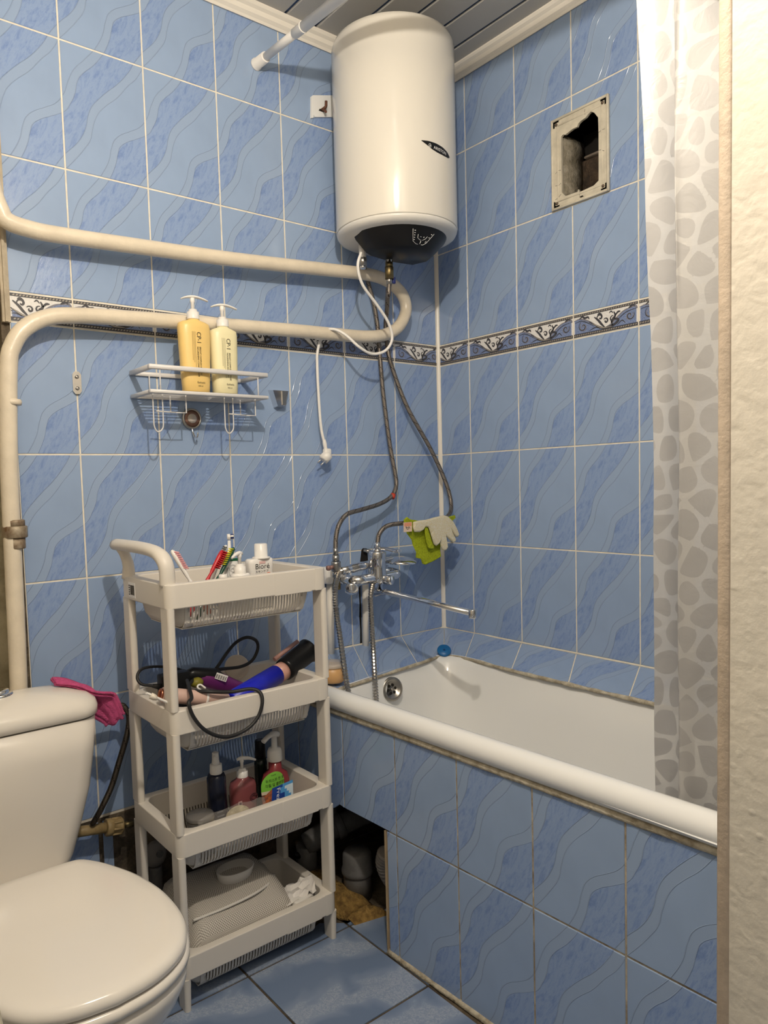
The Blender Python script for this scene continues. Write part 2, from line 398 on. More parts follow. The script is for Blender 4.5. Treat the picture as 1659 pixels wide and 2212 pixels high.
# bare riser niche left of the tiles
b = MB(); b.box((XL - .02, .05, -.02), (-1.337, .14, ZC + .08)); b.obj('wall_back_niche', M_PLASTER, kind='structure', label='bare plaster niche left of the blue tiles')
b = MB(); b.box((-1.3545, -.012, 1.50), (-1.337, .05, ZC)); b.box((-1.349, -.017, 1.50), (-1.343, -.012, ZC))
b.box((-1.376, -.004, 1.50), (-1.358, .05, ZC)); b.obj('trim_1', M_WOOD, kind='structure', label='old cream trim board at the left edge of the tiles')
b = MB(); b.box((-1.3555, .0, 0.02), (-1.3372, .045, 1.50)); b.obj('trim_2', M_CONC, kind='structure')

# ---- right wall with the open vent hole
VY0, VY1, VZ0, VZ1 = -.483, -.655, 1.876, 2.113
b = MB()
for a, c in (((.0014, .14, -.02), (.14, VY0, ZC + .08)), ((.0014, VY1, -.02), (.14, YF - .1, ZC + .08)), ((.0014, VY0, -.02), (.14, VY1, VZ0)), ((.0014, VY0, VZ1), (.14, VY1, ZC + .08))): b.box(a, c)
wall_right = b.obj('wall_right', M_GROUT, kind='structure', label='blue tiled wall along the bathtub')
def place_B(i, k, z0, z1, yr, yl):                # yr nearer the corner, local x grows towards the camera
    if z0 < .55: return
    a = -yr + (.006 if k == 0 else 0); c = min(-yl, 1.5); ztop = min(z1, 2.39); su = (.2 - .1405 + .006) if k == 0 else 0
    if abs((z1 - z0) - .0673) < .002:
        link('border_tile', border(c - a, su), wall_right, (0, -a - G, z0 + G), -PI / 2); return
    H = z1 - z0
    if i == 7 and k in (2, 3):                    # tiles cut around the vent
        v0, v1 = -VY0 - a, -VY1 - a; zt, w, h = VZ1 - z0 + .002, c - a, ztop - z0; zb = VZ0 - z0
        pts = [(G, G), (v0 - .002, G), (v0 - .002, zt), (w - G, zt), (w - G, h - G), (G, h - G)] if k == 2 else [(v1 + .002, G), (w - G, G), (w - G, h - G), (G, h - G), (G, zt), (v1 + .002, zt)]
        link('tile', poly_tile(pts, 0, 0, .2, H), wall_right, (0, -a, z0), -PI / 2); return
    link('tile', rect_tile(c - a, ztop - z0, su, 0, .2, H), wall_right, (0, -a, z0), -PI / 2)
tile_row(wall_right, COLB, ROWS, 0, place_B)
# white corner bead
b = MB(); b.prism([(-.0095, .002), (-.0075, -.0035), (-.0035, -.0075), (.002, -.0095), (.002, .002)], lambda u, v, d: (u, v, d), .60, 2.39)
b.obj('trim_3', M_TRIM, kind='structure', label='white bead in the tiled corner')

# ---- vent frame and brick shaft
vent = thing('vent_frame', 'cracked cream plastic frame around the open vent hole', 'vent frame', (0, -.569, 1.9945))
fy = lambda u, v, d: (-d, -u, v)                  # local: u towards the camera, v up, d out of the wall
W2, H2 = .0885, .1205
b = MB(); hole = [(-.058, -.081), (-.046, -.095), (-.006, -.096), (-.004, -.090), (.0, -.099), (.045, -.096), (.060, -.088), (.061, .03), (.060, .075), (.057, .079), (.048, .092), (.038, .099), (.030, .096), (.022, .090), (.006, .087), (-.002, .083), (-.006, .076), (-.02, .0765), (-.030, .074), (-.044, .070), (-.052, .073), (-.0584, .070)]
outer = []
for i in range(len(hole)):
    a = math.atan2(hole[i][1] / H2, hole[i][0] / W2); k = max(abs(math.cos(a)), abs(math.sin(a))); outer.append((W2 * math.cos(a) / k, H2 * math.sin(a) / k))
def ring_between(b, A, B, d):
    n = len(A)
    for i in range(n):
        j = (i + 1) % n; b.poly([fy(*A[i], d), fy(*A[j], d), fy(*B[j], d), fy(*B[i], d)])
corner = [(-W2, -H2), (W2, -H2), (W2, H2), (-W2, H2)]
outer2 = outer
ring_between(b, [(x * .9, y * .93) for x, y in outer2], hole, .006)
for i in range(len(outer)):
    p, q = outer[i], outer[(i + 1) % len(outer)]
    sp_ = lambda u: 0 if abs(abs(u[0]) - W2) < 1e-6 else 1
    if sp_(p) != sp_(q): cx_, cz_ = math.copysign(W2, p[0] + q[0]), math.copysign(H2, p[1] + q[1]); b.poly([fy(p[0] * .9, p[1] * .93, .006), fy(cx_ * .9, cz_ * .93, .006), fy(q[0] * .9, q[1] * .93, .006)])
n = len(hole)
for i in range(n): b.poly([fy(*hole[i], .006), fy(*hole[(i + 1) % n], .006), fy(*hole[(i + 1) % n], -.001), fy(*hole[i], -.001)])
b.obj('plate', mat('aged_cream_plastic', (.66, .61, .50), .5, var=.2, vscale=30), vent)
b = MB()
for s_ in (-1, 1):
    b.rbox((-.009, s_ * W2 - .0035, -H2 - .0035), (.0, s_ * W2 + .0035, H2 + .0035), .0015, 1); b.rbox((-.009, -W2, s_ * H2 - .0035), (.0, W2, s_ * H2 + .0035), .0015, 1)
    b.rbox((-.0075, s_ * (W2 - .018) - .002, -H2 + .018), (-.004, s_ * (W2 - .018) + .002, H2 - .018), .001, 1); b.rbox((-.0075, -W2 + .018, s_ * (H2 - .018) - .002), (-.004, W2 - .018, s_ * (H2 - .018) + .002), .001, 1)
b.box((-.0055, -W2, -H2), (-.001, -W2 + .022, H2)); b.box((-.0055, W2 - .022, -H2), (-.001, W2, H2)); b.box((-.0055, -W2, H2 - .02), (-.001, W2, H2)); b.box((-.0055, -W2, -H2), (-.001, W2, -H2 + .02))
b.obj('outer_rim', MATS['aged_cream_plastic'], vent)
for u, v in ((-.074, -.107), (.074, -.107), (.074, .107), (-.074, .107)):
    MB().lathe([(.0042, 0), (.0042, .002), (.0014, .003)], fy(u, v, .006), 8, (-1, 0, 0)).obj('screw', mat('rusty_screw', (.16, .12, .09), .5, .7), vent)
for P in ([(-.06, -.02), (-.07, -.018), (-.079, -.024)], [(-.06, -.055), (-.068, -.059), (-.08, -.057)], [(.06, -.01), (.067, -.011), (.078, -.018)], [(.02, .098), (.018, .106), (.02, .112)], [(-.06, -.085), (-.07, -.092), (-.08, -.095)], [(.06, .035), (.07, .039), (.08, .038)], [(.0, -.098), (.0, -.109)]):
    MB().tube([fy(u, v, .0061) for u, v in P], .0005, 4).obj('crack', M_INK, vent)
b = MB(); b.poly([(-.007, -.004, -.115), (-.0075, -.014, -.114), (-.0075, -.010, -.111), (-.0072, .0, -.112)]); b.obj('chip', M_DARK, vent)
shaft = MB(); shaft.box((.14, VY0 + .03, VZ0 - .05), (.16, VY1 - .03, VZ1 + .25)); shaft.m = 1; shaft.box((.138, VY0 + .03, VZ0 + .15), (.1395, VY1 - .03, VZ1 + .2)); shaft.m = 0; shaft.box((.02, VY0, VZ0), (.14, VY0 + .012, VZ1)); shaft.box((.02, VY1 - .012, VZ0), (.14, VY1, VZ1))  # upper back panel painted black for the unlit depth of the shaft
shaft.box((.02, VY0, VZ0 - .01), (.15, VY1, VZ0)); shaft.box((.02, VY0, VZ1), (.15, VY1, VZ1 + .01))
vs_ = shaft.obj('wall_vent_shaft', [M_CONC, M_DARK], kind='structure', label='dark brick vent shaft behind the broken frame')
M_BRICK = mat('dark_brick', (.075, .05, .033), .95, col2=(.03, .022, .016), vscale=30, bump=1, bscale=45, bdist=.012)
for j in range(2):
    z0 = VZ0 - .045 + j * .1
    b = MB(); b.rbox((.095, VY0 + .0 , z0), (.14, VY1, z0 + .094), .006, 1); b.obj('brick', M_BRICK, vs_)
    b = MB(); b.rbox((.088, VY0 - .035, z0 + .0935), (.14, VY1, z0 + .1005), .002, 1); b.obj('mortar_joint', mat('old_mortar', (.20, .165, .135), .95, bump=.6), vs_)
b = MB()
rings = []
for i in range(9):
    z = VZ0 + (VZ1 - .04 - VZ0) * i / 8; k = .03 + .008 * noise.noise((0, 3, z * 30)); rings.append([(.006, VY0, z), (.006, VY0 - k * .8, z), (.05, VY0 - k, z), (.1, VY0 - k * .9, z), (.1, VY0, z)])
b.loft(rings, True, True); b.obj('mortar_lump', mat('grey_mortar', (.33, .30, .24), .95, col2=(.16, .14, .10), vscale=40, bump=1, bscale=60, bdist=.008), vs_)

# ---- ceiling of plastic slats
b = MB(); b.box((XL - .02, YF - .1, ZC + .006), (.1, .1, ZC + .06)); ceiling = b.obj('ceiling', mat('ceiling_blue_strip', (.025, .07, .19), .3), kind='structure', label='slatted ceiling with dark blue joints')
b = MB(); prof = [(0.0, .006), (0.0, .002), (.002, 0), (.089, 0), (.091, .002), (.091, .006)]
for (p, q) in zip(prof, prof[1:]): b.poly([(p[0], YF - .05, p[1]), (q[0], YF - .05, q[1]), (q[0], .0, q[1]), (p[0], .0, p[1])])
slat = b.mesh('ceiling_slat', mat('ceiling_slat_white', (.42, .41, .39), .35, bump=.15, bscale=300))
for k in range(18): link('ceiling_slat', slat, ceiling, (-.091 - .1 * k + .0045, 0, ZC))
mould = [(0, 0), (0, -.034), (.006, -.036), (.010, -.030), (.018, -.024), (.022, -.014), (.030, -.009), (.034, -.004), (.034, 0)]
b = MB(); b.prism(mould, lambda u, v, d: (d, -u, ZC + v), -1.337, 0); b.obj('trim_4', M_TRIM, kind='structure', label='white ceiling moulding on the back wall')
b = MB(); b.prism(mould, lambda u, v, d: (-u, d, ZC + v), YF, 0); b.obj('trim_5', M_TRIM, kind='structure', label='white ceiling moulding on the tub wall')

# ---- left wall and door wall
b = MB(); b.box((XL - .12, YF, -.02), (XL, .14, ZC + .08)); b.obj('wall_left', mat('painted_wall', (.62, .56, .46), .6, bump=.4, bscale=30, bdist=.006), kind='structure')
def make_jamb_mat():
    m, nt, bs = new_mat('rough_painted_plaster'); N = NT(nt); tc = N.n('ShaderNodeTexCoord').outputs['Object']
    n1 = N.noise(tc, 60, 2, .45, .4); n2 = N.noise(tc, 160, 3, .5); n3 = N.noise(tc, 7, 3, .5)
    vor = N.n('ShaderNodeTexVoronoi'); vor.inputs['Scale'].default_value = 62; nt.links.new(tc, vor.inputs['Vector'])
    blob = N.math('MULTIPLY', N.maprange(vor.outputs['Distance'], .0, .22, 1, 0), N.maprange(n3, .5, .6))
    nt.links.new(N.bump(N.math('ADD', N.math('ADD', n1, N.math('MULTIPLY', n2, .35)), N.math('MULTIPLY', blob, .6)), .33, .003), bs.inputs['Normal'])
    nt.links.new(N.mix(N.maprange(n3, .4, .65), (.74, .69, .60), (.70, .66, .58)), bs.inputs['Base Color']); bs.inputs['Roughness'].default_value = .35
    return m
M_JAMB = make_jamb_mat()
XJ = -1.136
b = MB(); b.rbox((XJ, YF - .14, -.02), (.14, YF, ZC + .08), .004, 2); b.obj('wall_front', M_JAMB, kind='structure', label='rough cream painted wall edge of the doorway in the foreground')
wf = bpy.data.objects['wall_front']; b = MB(); b.rbox((XJ - .0012, YF - .0095, -.02), (XJ + .012, YF + .0012, ZC), .0012, 1); b.obj('shaded_jamb_edge', mat('shaded_edge_beige', (.62, .51, .40), .6, var=.15, vscale=40, bump=.4, bscale=120), wf)  # jamb edge strip; the different light on this face is put into beige
b = MB(); b.box((XL - .12, YF - .14, 2.2), (XJ, YF, ZC + .08)); b.obj('door_header', M_JAMB, kind='structure')

# ---- floor
b = MB(); b.box((XL - .4, -2.6, -.06), (.1, .12, -.0025)); floor_ = b.obj('floor', mat('dirty_shaded_screed', (.13, .10, .065), .95, col2=(.045, .033, .022), vscale=18, bump=.9, bscale=40, bdist=.01), kind='structure', label='blue tiled floor with dirty joints')  # dirty base, darkened further in colour for the shade in the cavity
FX, FY, FS = -.7037, -.3561, .2904
b = MB(); b.poly([(G * 1.6, G * 1.6, 0), (FS - G * 1.6, G * 1.6, 0), (FS - G * 1.6, FS - G * 1.6, 0), (G * 1.6, FS - G * 1.6, 0)], [(0, 0), (1, 0), (1, 1), (0, 1)])
r = bmesh.ops.extrude_face_region(b.bm, geom=list(b.bm.faces)); bmesh.ops.translate(b.bm, verts=[g for g in r['geom'] if isinstance(g, bmesh.types.BMVert)], vec=(0, 0, -.006))
ft = b.mesh('floor_tile', M_FLOOR)
for i in range(-1, 4):
    for j in range(-1, 5):
        x0, y1 = FX - FS * i, FY - FS * j
        if i == -1 and j > 0: continue
        if j == -1: continue
        link('floor_tile', ft, floor_, (x0 - FS if i >= 0 else FX, y1 - FS, 0), 0)
# back row, broken under the cart and in the tub cavity
def floor_piece(pts):
    b = MB(); b.poly([(x, y, 0) for x, y in pts], [((x - FX) / FS % 1 if False else (x - FX) / FS, (y - FY) / FS) for x, y in pts])
    r = bmesh.ops.extrude_face_region(b.bm, geom=list(b.bm.faces)); bmesh.ops.translate(b.bm, verts=[g for g in r['geom'] if isinstance(g, bmesh.types.BMVert)], vec=(0, 0, -.006))
    b.obj('floor_tile', M_FLOOR, floor_)
e = G * 1.6
floor_piece([(FX - FS + e, FY + e), (FX - e, FY + e), (FX - e, FY + .02), (FX - .05, FY + .06), (FX - .1, FY + .05), (FX - .2, FY + .2), (FX - FS + e, FY + .22)])
for i in (1, 2, 3): floor_piece([(FX - FS * (i + 1) + e, FY + e), (FX - FS * i - e, FY + e), (FX - FS * i - e, FY + .19), (FX - FS * (i + 1) + e, FY + .25)])
floor_piece([(FX + e, FY + e), (FX + .09, FY + e), (FX + .05, FY + .012), (FX + e, FY + .015)])
# ================================================================== bathtub, apron, ledge, curtain, rod
def xf(v): return -.699 + .0254 * (v - .343)     # apron face, drifts slightly towards the wall
APA = math.atan(.0254)
apron = MB()
def ap(v, off=0): return (xf(v) + off, -v)
# masonry behind the apron tiles, left open at the low access hole near the back wall
for v0, v1, z0, z1 in ((0, .512, .305, .54), (.512, 1.5, -.01, .54)):
    p0, p1 = ap(v0, .0016), ap(v1, .0016)
    A = [(p0[0], p0[1]), (p1[0], p1[1]), (p1[0] + .016, p1[1]), (p0[0] + .016, p0[1])]
    apron.prism(A, lambda u, v, d: (u, v, d), z0, z1)
wall_apron = apron.obj('tub_apron', M_GROUT_D, kind='structure', label='blue tiled apron below the bathtub rim')
VL = [.0, .148, .343, .538, .732, .927, 1.121, 1.316, 1.5]
def ap_tile(v0, v1, z0, z1, su=0., tv=0., pts=None):
    w, h = v1 - v0, z1 - z0
    me = poly_tile(pts, 0, -tv, .1946, .2975) if pts else rect_tile(w, h, su, tv, .1946, .2975)
    x, y = ap(v0); link('tile', me, wall_apron, (x, y, z0), -PI / 2 + APA)
for a, c in zip(VL, VL[1:]):
    su = .1946 - (c - a) if a == 0 else 0
    if a == .148: ap_tile(a, c, .2997, .5373, 0, 0, [(G, .012), (.12, -.004), (.15, -.014), (.175, .004), (c - a - G, G), (c - a - G, .2373 - G), (G, .2373 - G)])
    elif c == .343 or a < .1: ap_tile(a, c, .2997, .5373, su)
    else: ap_tile(a, c, .2997, .5373)
ap_tile(.503, .538, .002, .2997, .16)
for a, c in zip(VL[3:], VL[4:]): ap_tile(a, c, .002, .2997)
# grout fillet under the rim and along the floor
b = MB(); rings = []
for i in range(61):
    v = .02 + 1.46 * i / 60; x, y = ap(v); k = .004 * noise.noise((v * 25, 0, 1)); rings.append([(x + .004, y, .532 + k), (x - .004 - k, y, .537 + k * .6), (x - .005, y, .545 + k * .6), (x + .004, y, .552)])
b.loft(rings, True, True); b.obj('caulk_bead', M_CAULK, wall_apron, label='stained crumbling caulk under the tub rim')
b = MB(); rings = []
for i in range(41):
    v = .5 + 1.0 * i / 40; x, y = ap(v); k = .002 * noise.noise((v * 30, 4, 1)); rings.append([(x + .003, y, .009 + k), (x - .003, y, .006 + k), (x - .009 - k, y, .001), (x + .003, y, -.001)])
b.loft(rings, True, True); b.obj('caulk_bead', M_CAULK, wall_apron)
b = MB(); x, y = ap(.501); b.box((x - .001, y + .001, 0), (x + .012, y + .005, .298)); b.obj('edge_strip', mat('raw_tile_edge', (.48, .36, .22), .8, var=.3), wall_apron)

# ---- sloping tiled ledge around the tub
ledge = MB(); LZ = .572
ledge.prism([(-.70, .0), (.0, .0), (.0, -1.5), (-.14, -1.5), (-.14, -.2), (-.2, -.145), (-.7, -.24)], lambda u, v, d: (u, v, d), .50, .566)
wall_ledge = ledge.obj('trim_6', M_CAULK, kind='structure', label='narrow sloping tiled ledge between wall and tub')
def ledge_tile(top0, top1, bot1, bot0):
    """quad from the wall line down to the tub rim, 7 mm thick"""
    P = [Vector(q) for q in (top0, top1, bot1, bot0)]; c = sum(P, Vector()) / 4
    P = [p + (c - p).normalized() * .0026 for p in P]; nrm = (P[1] - P[0]).cross(P[3] - P[0]).normalized()
    if nrm.z < 0: nrm = -nrm
    b = MB(); L = (P[1] - P[0]).length / .2; h = (P[3] - P[0]).length / .3
    T = [b.v(p) for p in P]; K = [b.v(p - nrm * .02) for p in P]; uvs = [(0, 1), (L, 1), (L, 1 - h), (0, 1 - h)]
    b.face(T, uvs)
    for i in range(4): b.face([T[i], K[i], K[(i + 1) % 4], T[(i + 1) % 4]], [uvs[i]] * 4)
    b.obj('tile', M_TILE, wall_ledge)
    Q = [Vector(q) - nrm * .0015 for q in (top0, top1, bot1, bot0)]; b = MB(); b.poly(Q); b.obj('grout_bed', M_GROUT, wall_ledge)
LW = .6133
wb = [(0, 0), (0, -.1405), (0, -.3405), (0, -.5405), (0, -.7405), (0, -.9405), (0, -1.1405), (0, -1.3405), (0, -1.5)]
bb = [(-.158, -.158), (-.140, -.232), (-.150, -.425), (-.152, -.622), (-.150, -.80), (-.15, -.99), (-.15, -1.18), (-.15, -1.37), (-.15, -1.5)]
for i in range(8): ledge_tile((*wb[i], LW), (*wb[i + 1], LW), (*bb[i + 1], LZ), (*bb[i], LZ))
wa_ = [(-.70, 0), (-.5, 0), (-.397, 0), (-.197, 0), (0, 0)]; ba_ = [(-.70, -.255), (-.585, -.228), (-.505, -.214), (-.29, -.178), (-.158, -.158)]
for i in range(4): ledge_tile((*wa_[i], LW), (*wa_[i + 1], LW), (*ba_[i + 1], LZ), (*ba_[i], LZ))
b = MB(); path = [(-.70, -.258, LZ - .002), (-.585, -.232, LZ - .002), (-.29, -.184, LZ - .002), (-.185, -.166, LZ - .003), (-.15, -.2, LZ - .003), (-.145, -.27, LZ - .002), (-.156, -.43, LZ - .002), (-.158, -.63, LZ - .002), (-.156, -.9, LZ - .002), (-.156, -1.48, LZ - .002)]
cp = cat_rom(path, 8); b.tube(cp, [.0055 + .0025 * noise.noise((p.x * 40, p.y * 40, 0)) for p in cp], 6); b.obj('caulk_bead', M_CAULK, wall_ledge, label='dirty caulk between ledge and tub')
b = MB(); b.tube(cat_rom([(-.70, -.003, LW), (-.3, -.003, LW), (-.004, -.004, LW), (-.003, -.3, LW), (-.003, -1.49, LW)], 8), .0032, 6); b.obj('caulk_bead', M_GROUT, wall_ledge)

# ---- bathtub
tub = thing('bathtub', 'white enamelled bathtub with rolled front rim and overflow drain', 'bathtub', (-.42, -.84, .0))
def tub_ring(corners, rads, z, n=7):
    out = []
    for i in range(4):
        p, a, c = Vector(corners[i]), Vector(corners[i - 1]), Vector(corners[(i + 1) % 4]); d1, d2 = (a - p).normalized(), (c - p).normalized()
        s_, e_ = p + d1 * rads[i], p + d2 * rads[i]
        for k in range(n + 1):
            u = k / n; q = s_ * (1 - u) ** 2 + p * 2 * u * (1 - u) + e_ * u * u; out.append((q.x + .42, q.y + .84, z))
    return out
C0 = [(-.138, -.138), (-.138, -1.47), (-.672, -1.47), (-.688, -.242)]
def shrink(dx0, dx1, dy0, dy1): return [(C0[0][0] - dx0, C0[0][1] - dy0), (C0[1][0] - dx0, C0[1][1] + dy1), (C0[2][0] + dx1, C0[2][1] + dy1), (C0[3][0] + dx1, C0[3][1] - dy0)]
b = MB()
b.loft([tub_ring(shrink(0, 0, 0, 0), (.1, .1, .1, .1), .574), tub_ring(shrink(.006, .006, .005, .005), (.12, .12, .11, .11), .571), tub_ring(shrink(.014, .014, .013, .02), (.14, .14, .12, .12), .555), tub_ring(shrink(.03, .028, .022, .06), (.15, .15, .13, .13), .47),
        tub_ring(shrink(.05, .045, .04, .12), (.16, .16, .15, .15), .36), tub_ring(shrink(.08, .075, .07, .2), (.16, .16, .16, .16), .26), tub_ring(shrink(.12, .115, .11, .27), (.14, .14, .14, .14), .215), tub_ring(shrink(.2, .19, .2, .4), (.1, .1, .1, .1), .20)], False, True)
b.loft([tub_ring(shrink(-.03, -.015, -.02, -.02), (.05, .05, .05, .05), .560), tub_ring(shrink(0, 0, 0, 0), (.1, .1, .1, .1), .574)])
b.obj('basin', M_WHITE, tub, sharp=60)
b = MB(); P = [(xf(v) + .012 + .42, -v + .84, .5715) for v in [.02 + i * .0725 for i in range(21)]]
b.tube(P, .0265, 16); b.obj('front_rim', M_WHITE, tub)
b = MB(); P = [(xf(v) + .012 + .42, -v + .84, .5715) for v in (1.288, 1.34, 1.4)]; b.tube(P, .0285, 16); b.obj('rim_end_cap', mat('grey_tape', (.50, .47, .41), .5), tub)
ov = Vector((-.424 + .42, -.2165 + .84, .5255)); ax = Vector((-.15, -1, .2)).normalized()
b = MB(); b.lathe([(.0345, -.004), (.0345, .001), (.031, .004), (.024, .003), (.022, -.003), (.0, -.003)], ov + Vector((0, -.0, 0)), 28, ax); ovo = b.obj('overflow_ring', mat('dull_steel', (.36, .34, .31), .35, 1.0), tub)
b = MB(); q = Vector((0, 0, 1)).rotation_difference(ax)
for k in range(7):
    a = k * PI / 3; r = .0115 if k < 6 else 0; c = ov + q @ Vector((r * math.cos(a), r * math.sin(a), -.0022)); b.lathe([(.0042, 0), (.0042, .0006)], c, 10, ax)
b.obj('drain_holes', M_DARK, ovo)
MB().lathe([(.004, 0), (.004, .003), (.001, .004)], ov + ax * -.002, 10, ax).obj('screw', M_STEEL, ovo)

# ---- curtain rod and curtain
rod = thing('shower_rod', 'white telescopic shower curtain rod above the tub', 'curtain rod', (-.672, 0, 2.273))
rp = lambda y: (-.672 + .672 - .03 * y * 0, y, .02 * y * 0 + y * .075)
def rod_pt(d): return (0.0 + .0 * d, -d, -.075 * d)
rod_pt = lambda d: (.015 * d, -d, -.045 * d)
MB().lathe([(.0, 0), (.0165, 0), (.0165, .004), (.0145, .006), (.014, .05), (.0125, .052)], rod_pt(.0005), 20, Vector(rod_pt(1))).obj('end_cap', M_WPLA, rod)
MB().cyl(rod_pt(.05), rod_pt(.25), .0105).obj('inner_tube', M_WPLA, rod)
MB().lathe([(.0105, 0), (.0128, .001), (.0128, .035), (.0138, .037), (.0138, .04)], rod_pt(.19), 20, Vector(rod_pt(1))).obj('collar', M_WPLA, rod)
MB().cyl(rod_pt(.228), rod_pt(1.496), .0128).obj('outer_tube', M_WPLA, rod)

def make_curtain_mat(name, c0, c1):
    m, nt, bs = new_mat(name); N = NT(nt)
    tc = N.n('ShaderNodeTexCoord').outputs['Object']
    at = N.n('ShaderNodeAttribute', attribute_name='pebble'); peb = N.maprange(at.outputs['Fac'], -.0004, .0004)
    col = N.mix(peb, c0, N.mix(N.maprange(N.noise(tc, 14, 3, .5), .35, .65), c1, tuple(x * .94 for x in c1)))
    nt.links.new(col, bs.inputs['Base Color']); bs.inputs['Roughness'].default_value = .36
    tr = N.n('ShaderNodeBsdfTranslucent'); nt.links.new(col, tr.inputs[0]); tp = N.n('ShaderNodeBsdfTransparent')
    m1 = N.n('ShaderNodeMixShader'); m1.inputs[0].default_value = .35; nt.links.new(bs.outputs[0], m1.inputs[1]); nt.links.new(tr.outputs[0], m1.inputs[2])
    m2 = N.n('ShaderNodeMixShader'); nt.links.new(N.math('MULTIPLY', N.math('SUBTRACT', 1.0, peb), .10), m2.inputs[0]); nt.links.new(m1.outputs[0], m2.inputs[1]); nt.links.new(tp.outputs[0], m2.inputs[2])
    nt.links.new(m2.outputs[0], nt.nodes['Material Output'].inputs[0])
    nt.links.new(N.bump(N.noise(tc, 30, 3, .6, 1.0), .22, .004), bs.inputs['Normal'])
    return m
M_CURT = make_curtain_mat('pebble_print_vinyl', (.65, .64, .625), (.50, .49, .485))
cur = thing('shower_curtain', 'white vinyl shower curtain printed with grey pebbles, bunched beside the doorway', 'curtain', (-.66, -1.2, .4))
def plan(z):
    k = max(0.0, min(1.0, (2.25 - z) / .9)); sh = -.040 * min(1, k * 1.0) if z < 2.25 else 0
    lo = max(0, (1.2 - z) / .8)
    P = [(-.014, .088), (-.004, .066), (.010, .042), (.020, .026), (.018, .019), (.0, .016), (-.016, .014), (-.022, .008), (-.020, -.004), (-.008, -.03), (.012, -.066), (.026, -.094), (.020, -.112), (-.01, -.125), (-.03, -.15), (-.01, -.175), (.01, -.2), (-.01, -.22), (-.02, -.235), (0, -.245)]
    kx = max(0.0, min(1.0, (1.9 - z) / 1.15)); dx, dy = .068 * kx, .034 * kx
    return [(dx + x * (.85 + .3 * k) + .006 * noise.noise((i * 1.7, z * 3, 0)), dy - .016 + y + sh * max(0, 1 - i / 9) + .004 * noise.noise((i * 1.3, z * 4, 5)), 0) for i, (x, y) in enumerate(P)]
b = MB(); rows = []; nz = 300
for i in range(nz + 1):
    z = .38 + (2.20 - .38) * i / nz; rows.append(([Vector((p.x, p.y, z - .4)) for p in cat_rom(plan(z), 7)], z))
L = [0]
for p, q in zip(rows[140][0], rows[140][0][1:]): L.append(L[-1] + (q - p).length)
# printed pebbles: relaxed cells, shrunk and rounded; stored on the sheet as a distance field
rnd = random.Random(3); LW_, Z0_, Z1_ = L[-1], .37, 2.21; du, dv = .041, .047; pts = []
for j in range(int((Z1_ - Z0_) / dv) + 2):
    for i in range(-1, int(LW_ / du) + 2): pts.append((du * (i + .5 * (j % 2)) + rnd.uniform(-.015, .015), Z0_ + dv * j + rnd.uniform(-.017, .017)))
def cell(k):
    px, py = pts[k]; poly = [(px + a * .06, py + c * .06) for a, c in ((-1, -1), (1, -1), (1, 1), (-1, 1))]; gap = .0038
    for qx, qy in pts:
        dx, dy = qx - px, qy - py; d = math.hypot(dx, dy)
        if d < 1e-6 or d > .11: continue
        nx, ny = dx / d, dy / d; m_ = d / 2 - gap; out = []
        for a, c in zip(poly, poly[1:] + poly[:1]):
            da, dc = (a[0] - px) * nx + (a[1] - py) * ny - m_, (c[0] - px) * nx + (c[1] - py) * ny - m_
            if da <= 0: out.append(a)
            if da * dc < 0: t = da / (da - dc); out.append((a[0] + (c[0] - a[0]) * t, a[1] + (c[1] - a[1]) * t))
        poly = out
    for _ in range(2):
        nw = []
        for a, c in zip(poly, poly[1:] + poly[:1]): nw += [(a[0] * .74 + c[0] * .26, a[1] * .74 + c[1] * .26), (a[0] * .26 + c[0] * .74, a[1] * .26 + c[1] * .74)]
        poly = nw
    return poly
cells = {}; grid = {}
for k, (px, py) in enumerate(pts): grid.setdefault((int(px // .05), int(py // .05)), []).append(k)
def pebble(u, z):
    gi, gj = int(u // .05), int(z // .05); best, bd = None, 9
    for a in (-1, 0, 1):
        for c in (-1, 0, 1):
            for k in grid.get((gi + a, gj + c), ()):
                d = (pts[k][0] - u) ** 2 + (pts[k][1] - z) ** 2
                if d < bd: bd, best = d, k
    if best is None: return -.01
    if best not in cells:
        P = cell(best); cells[best] = []
        for a, c in zip(P, P[1:] + P[:1]):
            dx, dy = c[0] - a[0], c[1] - a[1]; l_ = math.hypot(dx, dy)
            if l_ > 1e-7: cells[best].append((a[0], a[1], -dy / l_, dx / l_))
    return min((u - x) * nx + (z - y) * ny for x, y, nx, ny in cells[best])
V = [[b.v(p) for p in r[0]] for r in rows]; sdf = [pebble(u, r[1]) for r in rows for u in L]
for i in range(nz):
    for j in range(len(L) - 1): b.face([V[i][j], V[i][j + 1], V[i + 1][j + 1], V[i + 1][j]], None, True)
o = b.obj('curtain_sheet', M_CURT, cur); at_ = o.data.attributes.new('pebble', 'FLOAT', 'POINT'); at_.data.foreach_set('value', sdf)
for k, y in enumerate((.03, -.03, -.09, -.15, -.21, -.27)):
    yy = -1.2 + y; zc = 2.273 + .045 * yy - 2.2 + 2.2
    pts = [(.015 * -yy - .672 + .66 + .02 * math.cos(a), y, zc - .4 + .0 + .022 * math.sin(a) - .006) for a in [2 * PI * i / 14 for i in range(15)]]
    MB().tube(pts, .0018, 6).obj('curtain_ring', M_WPLA, cur)

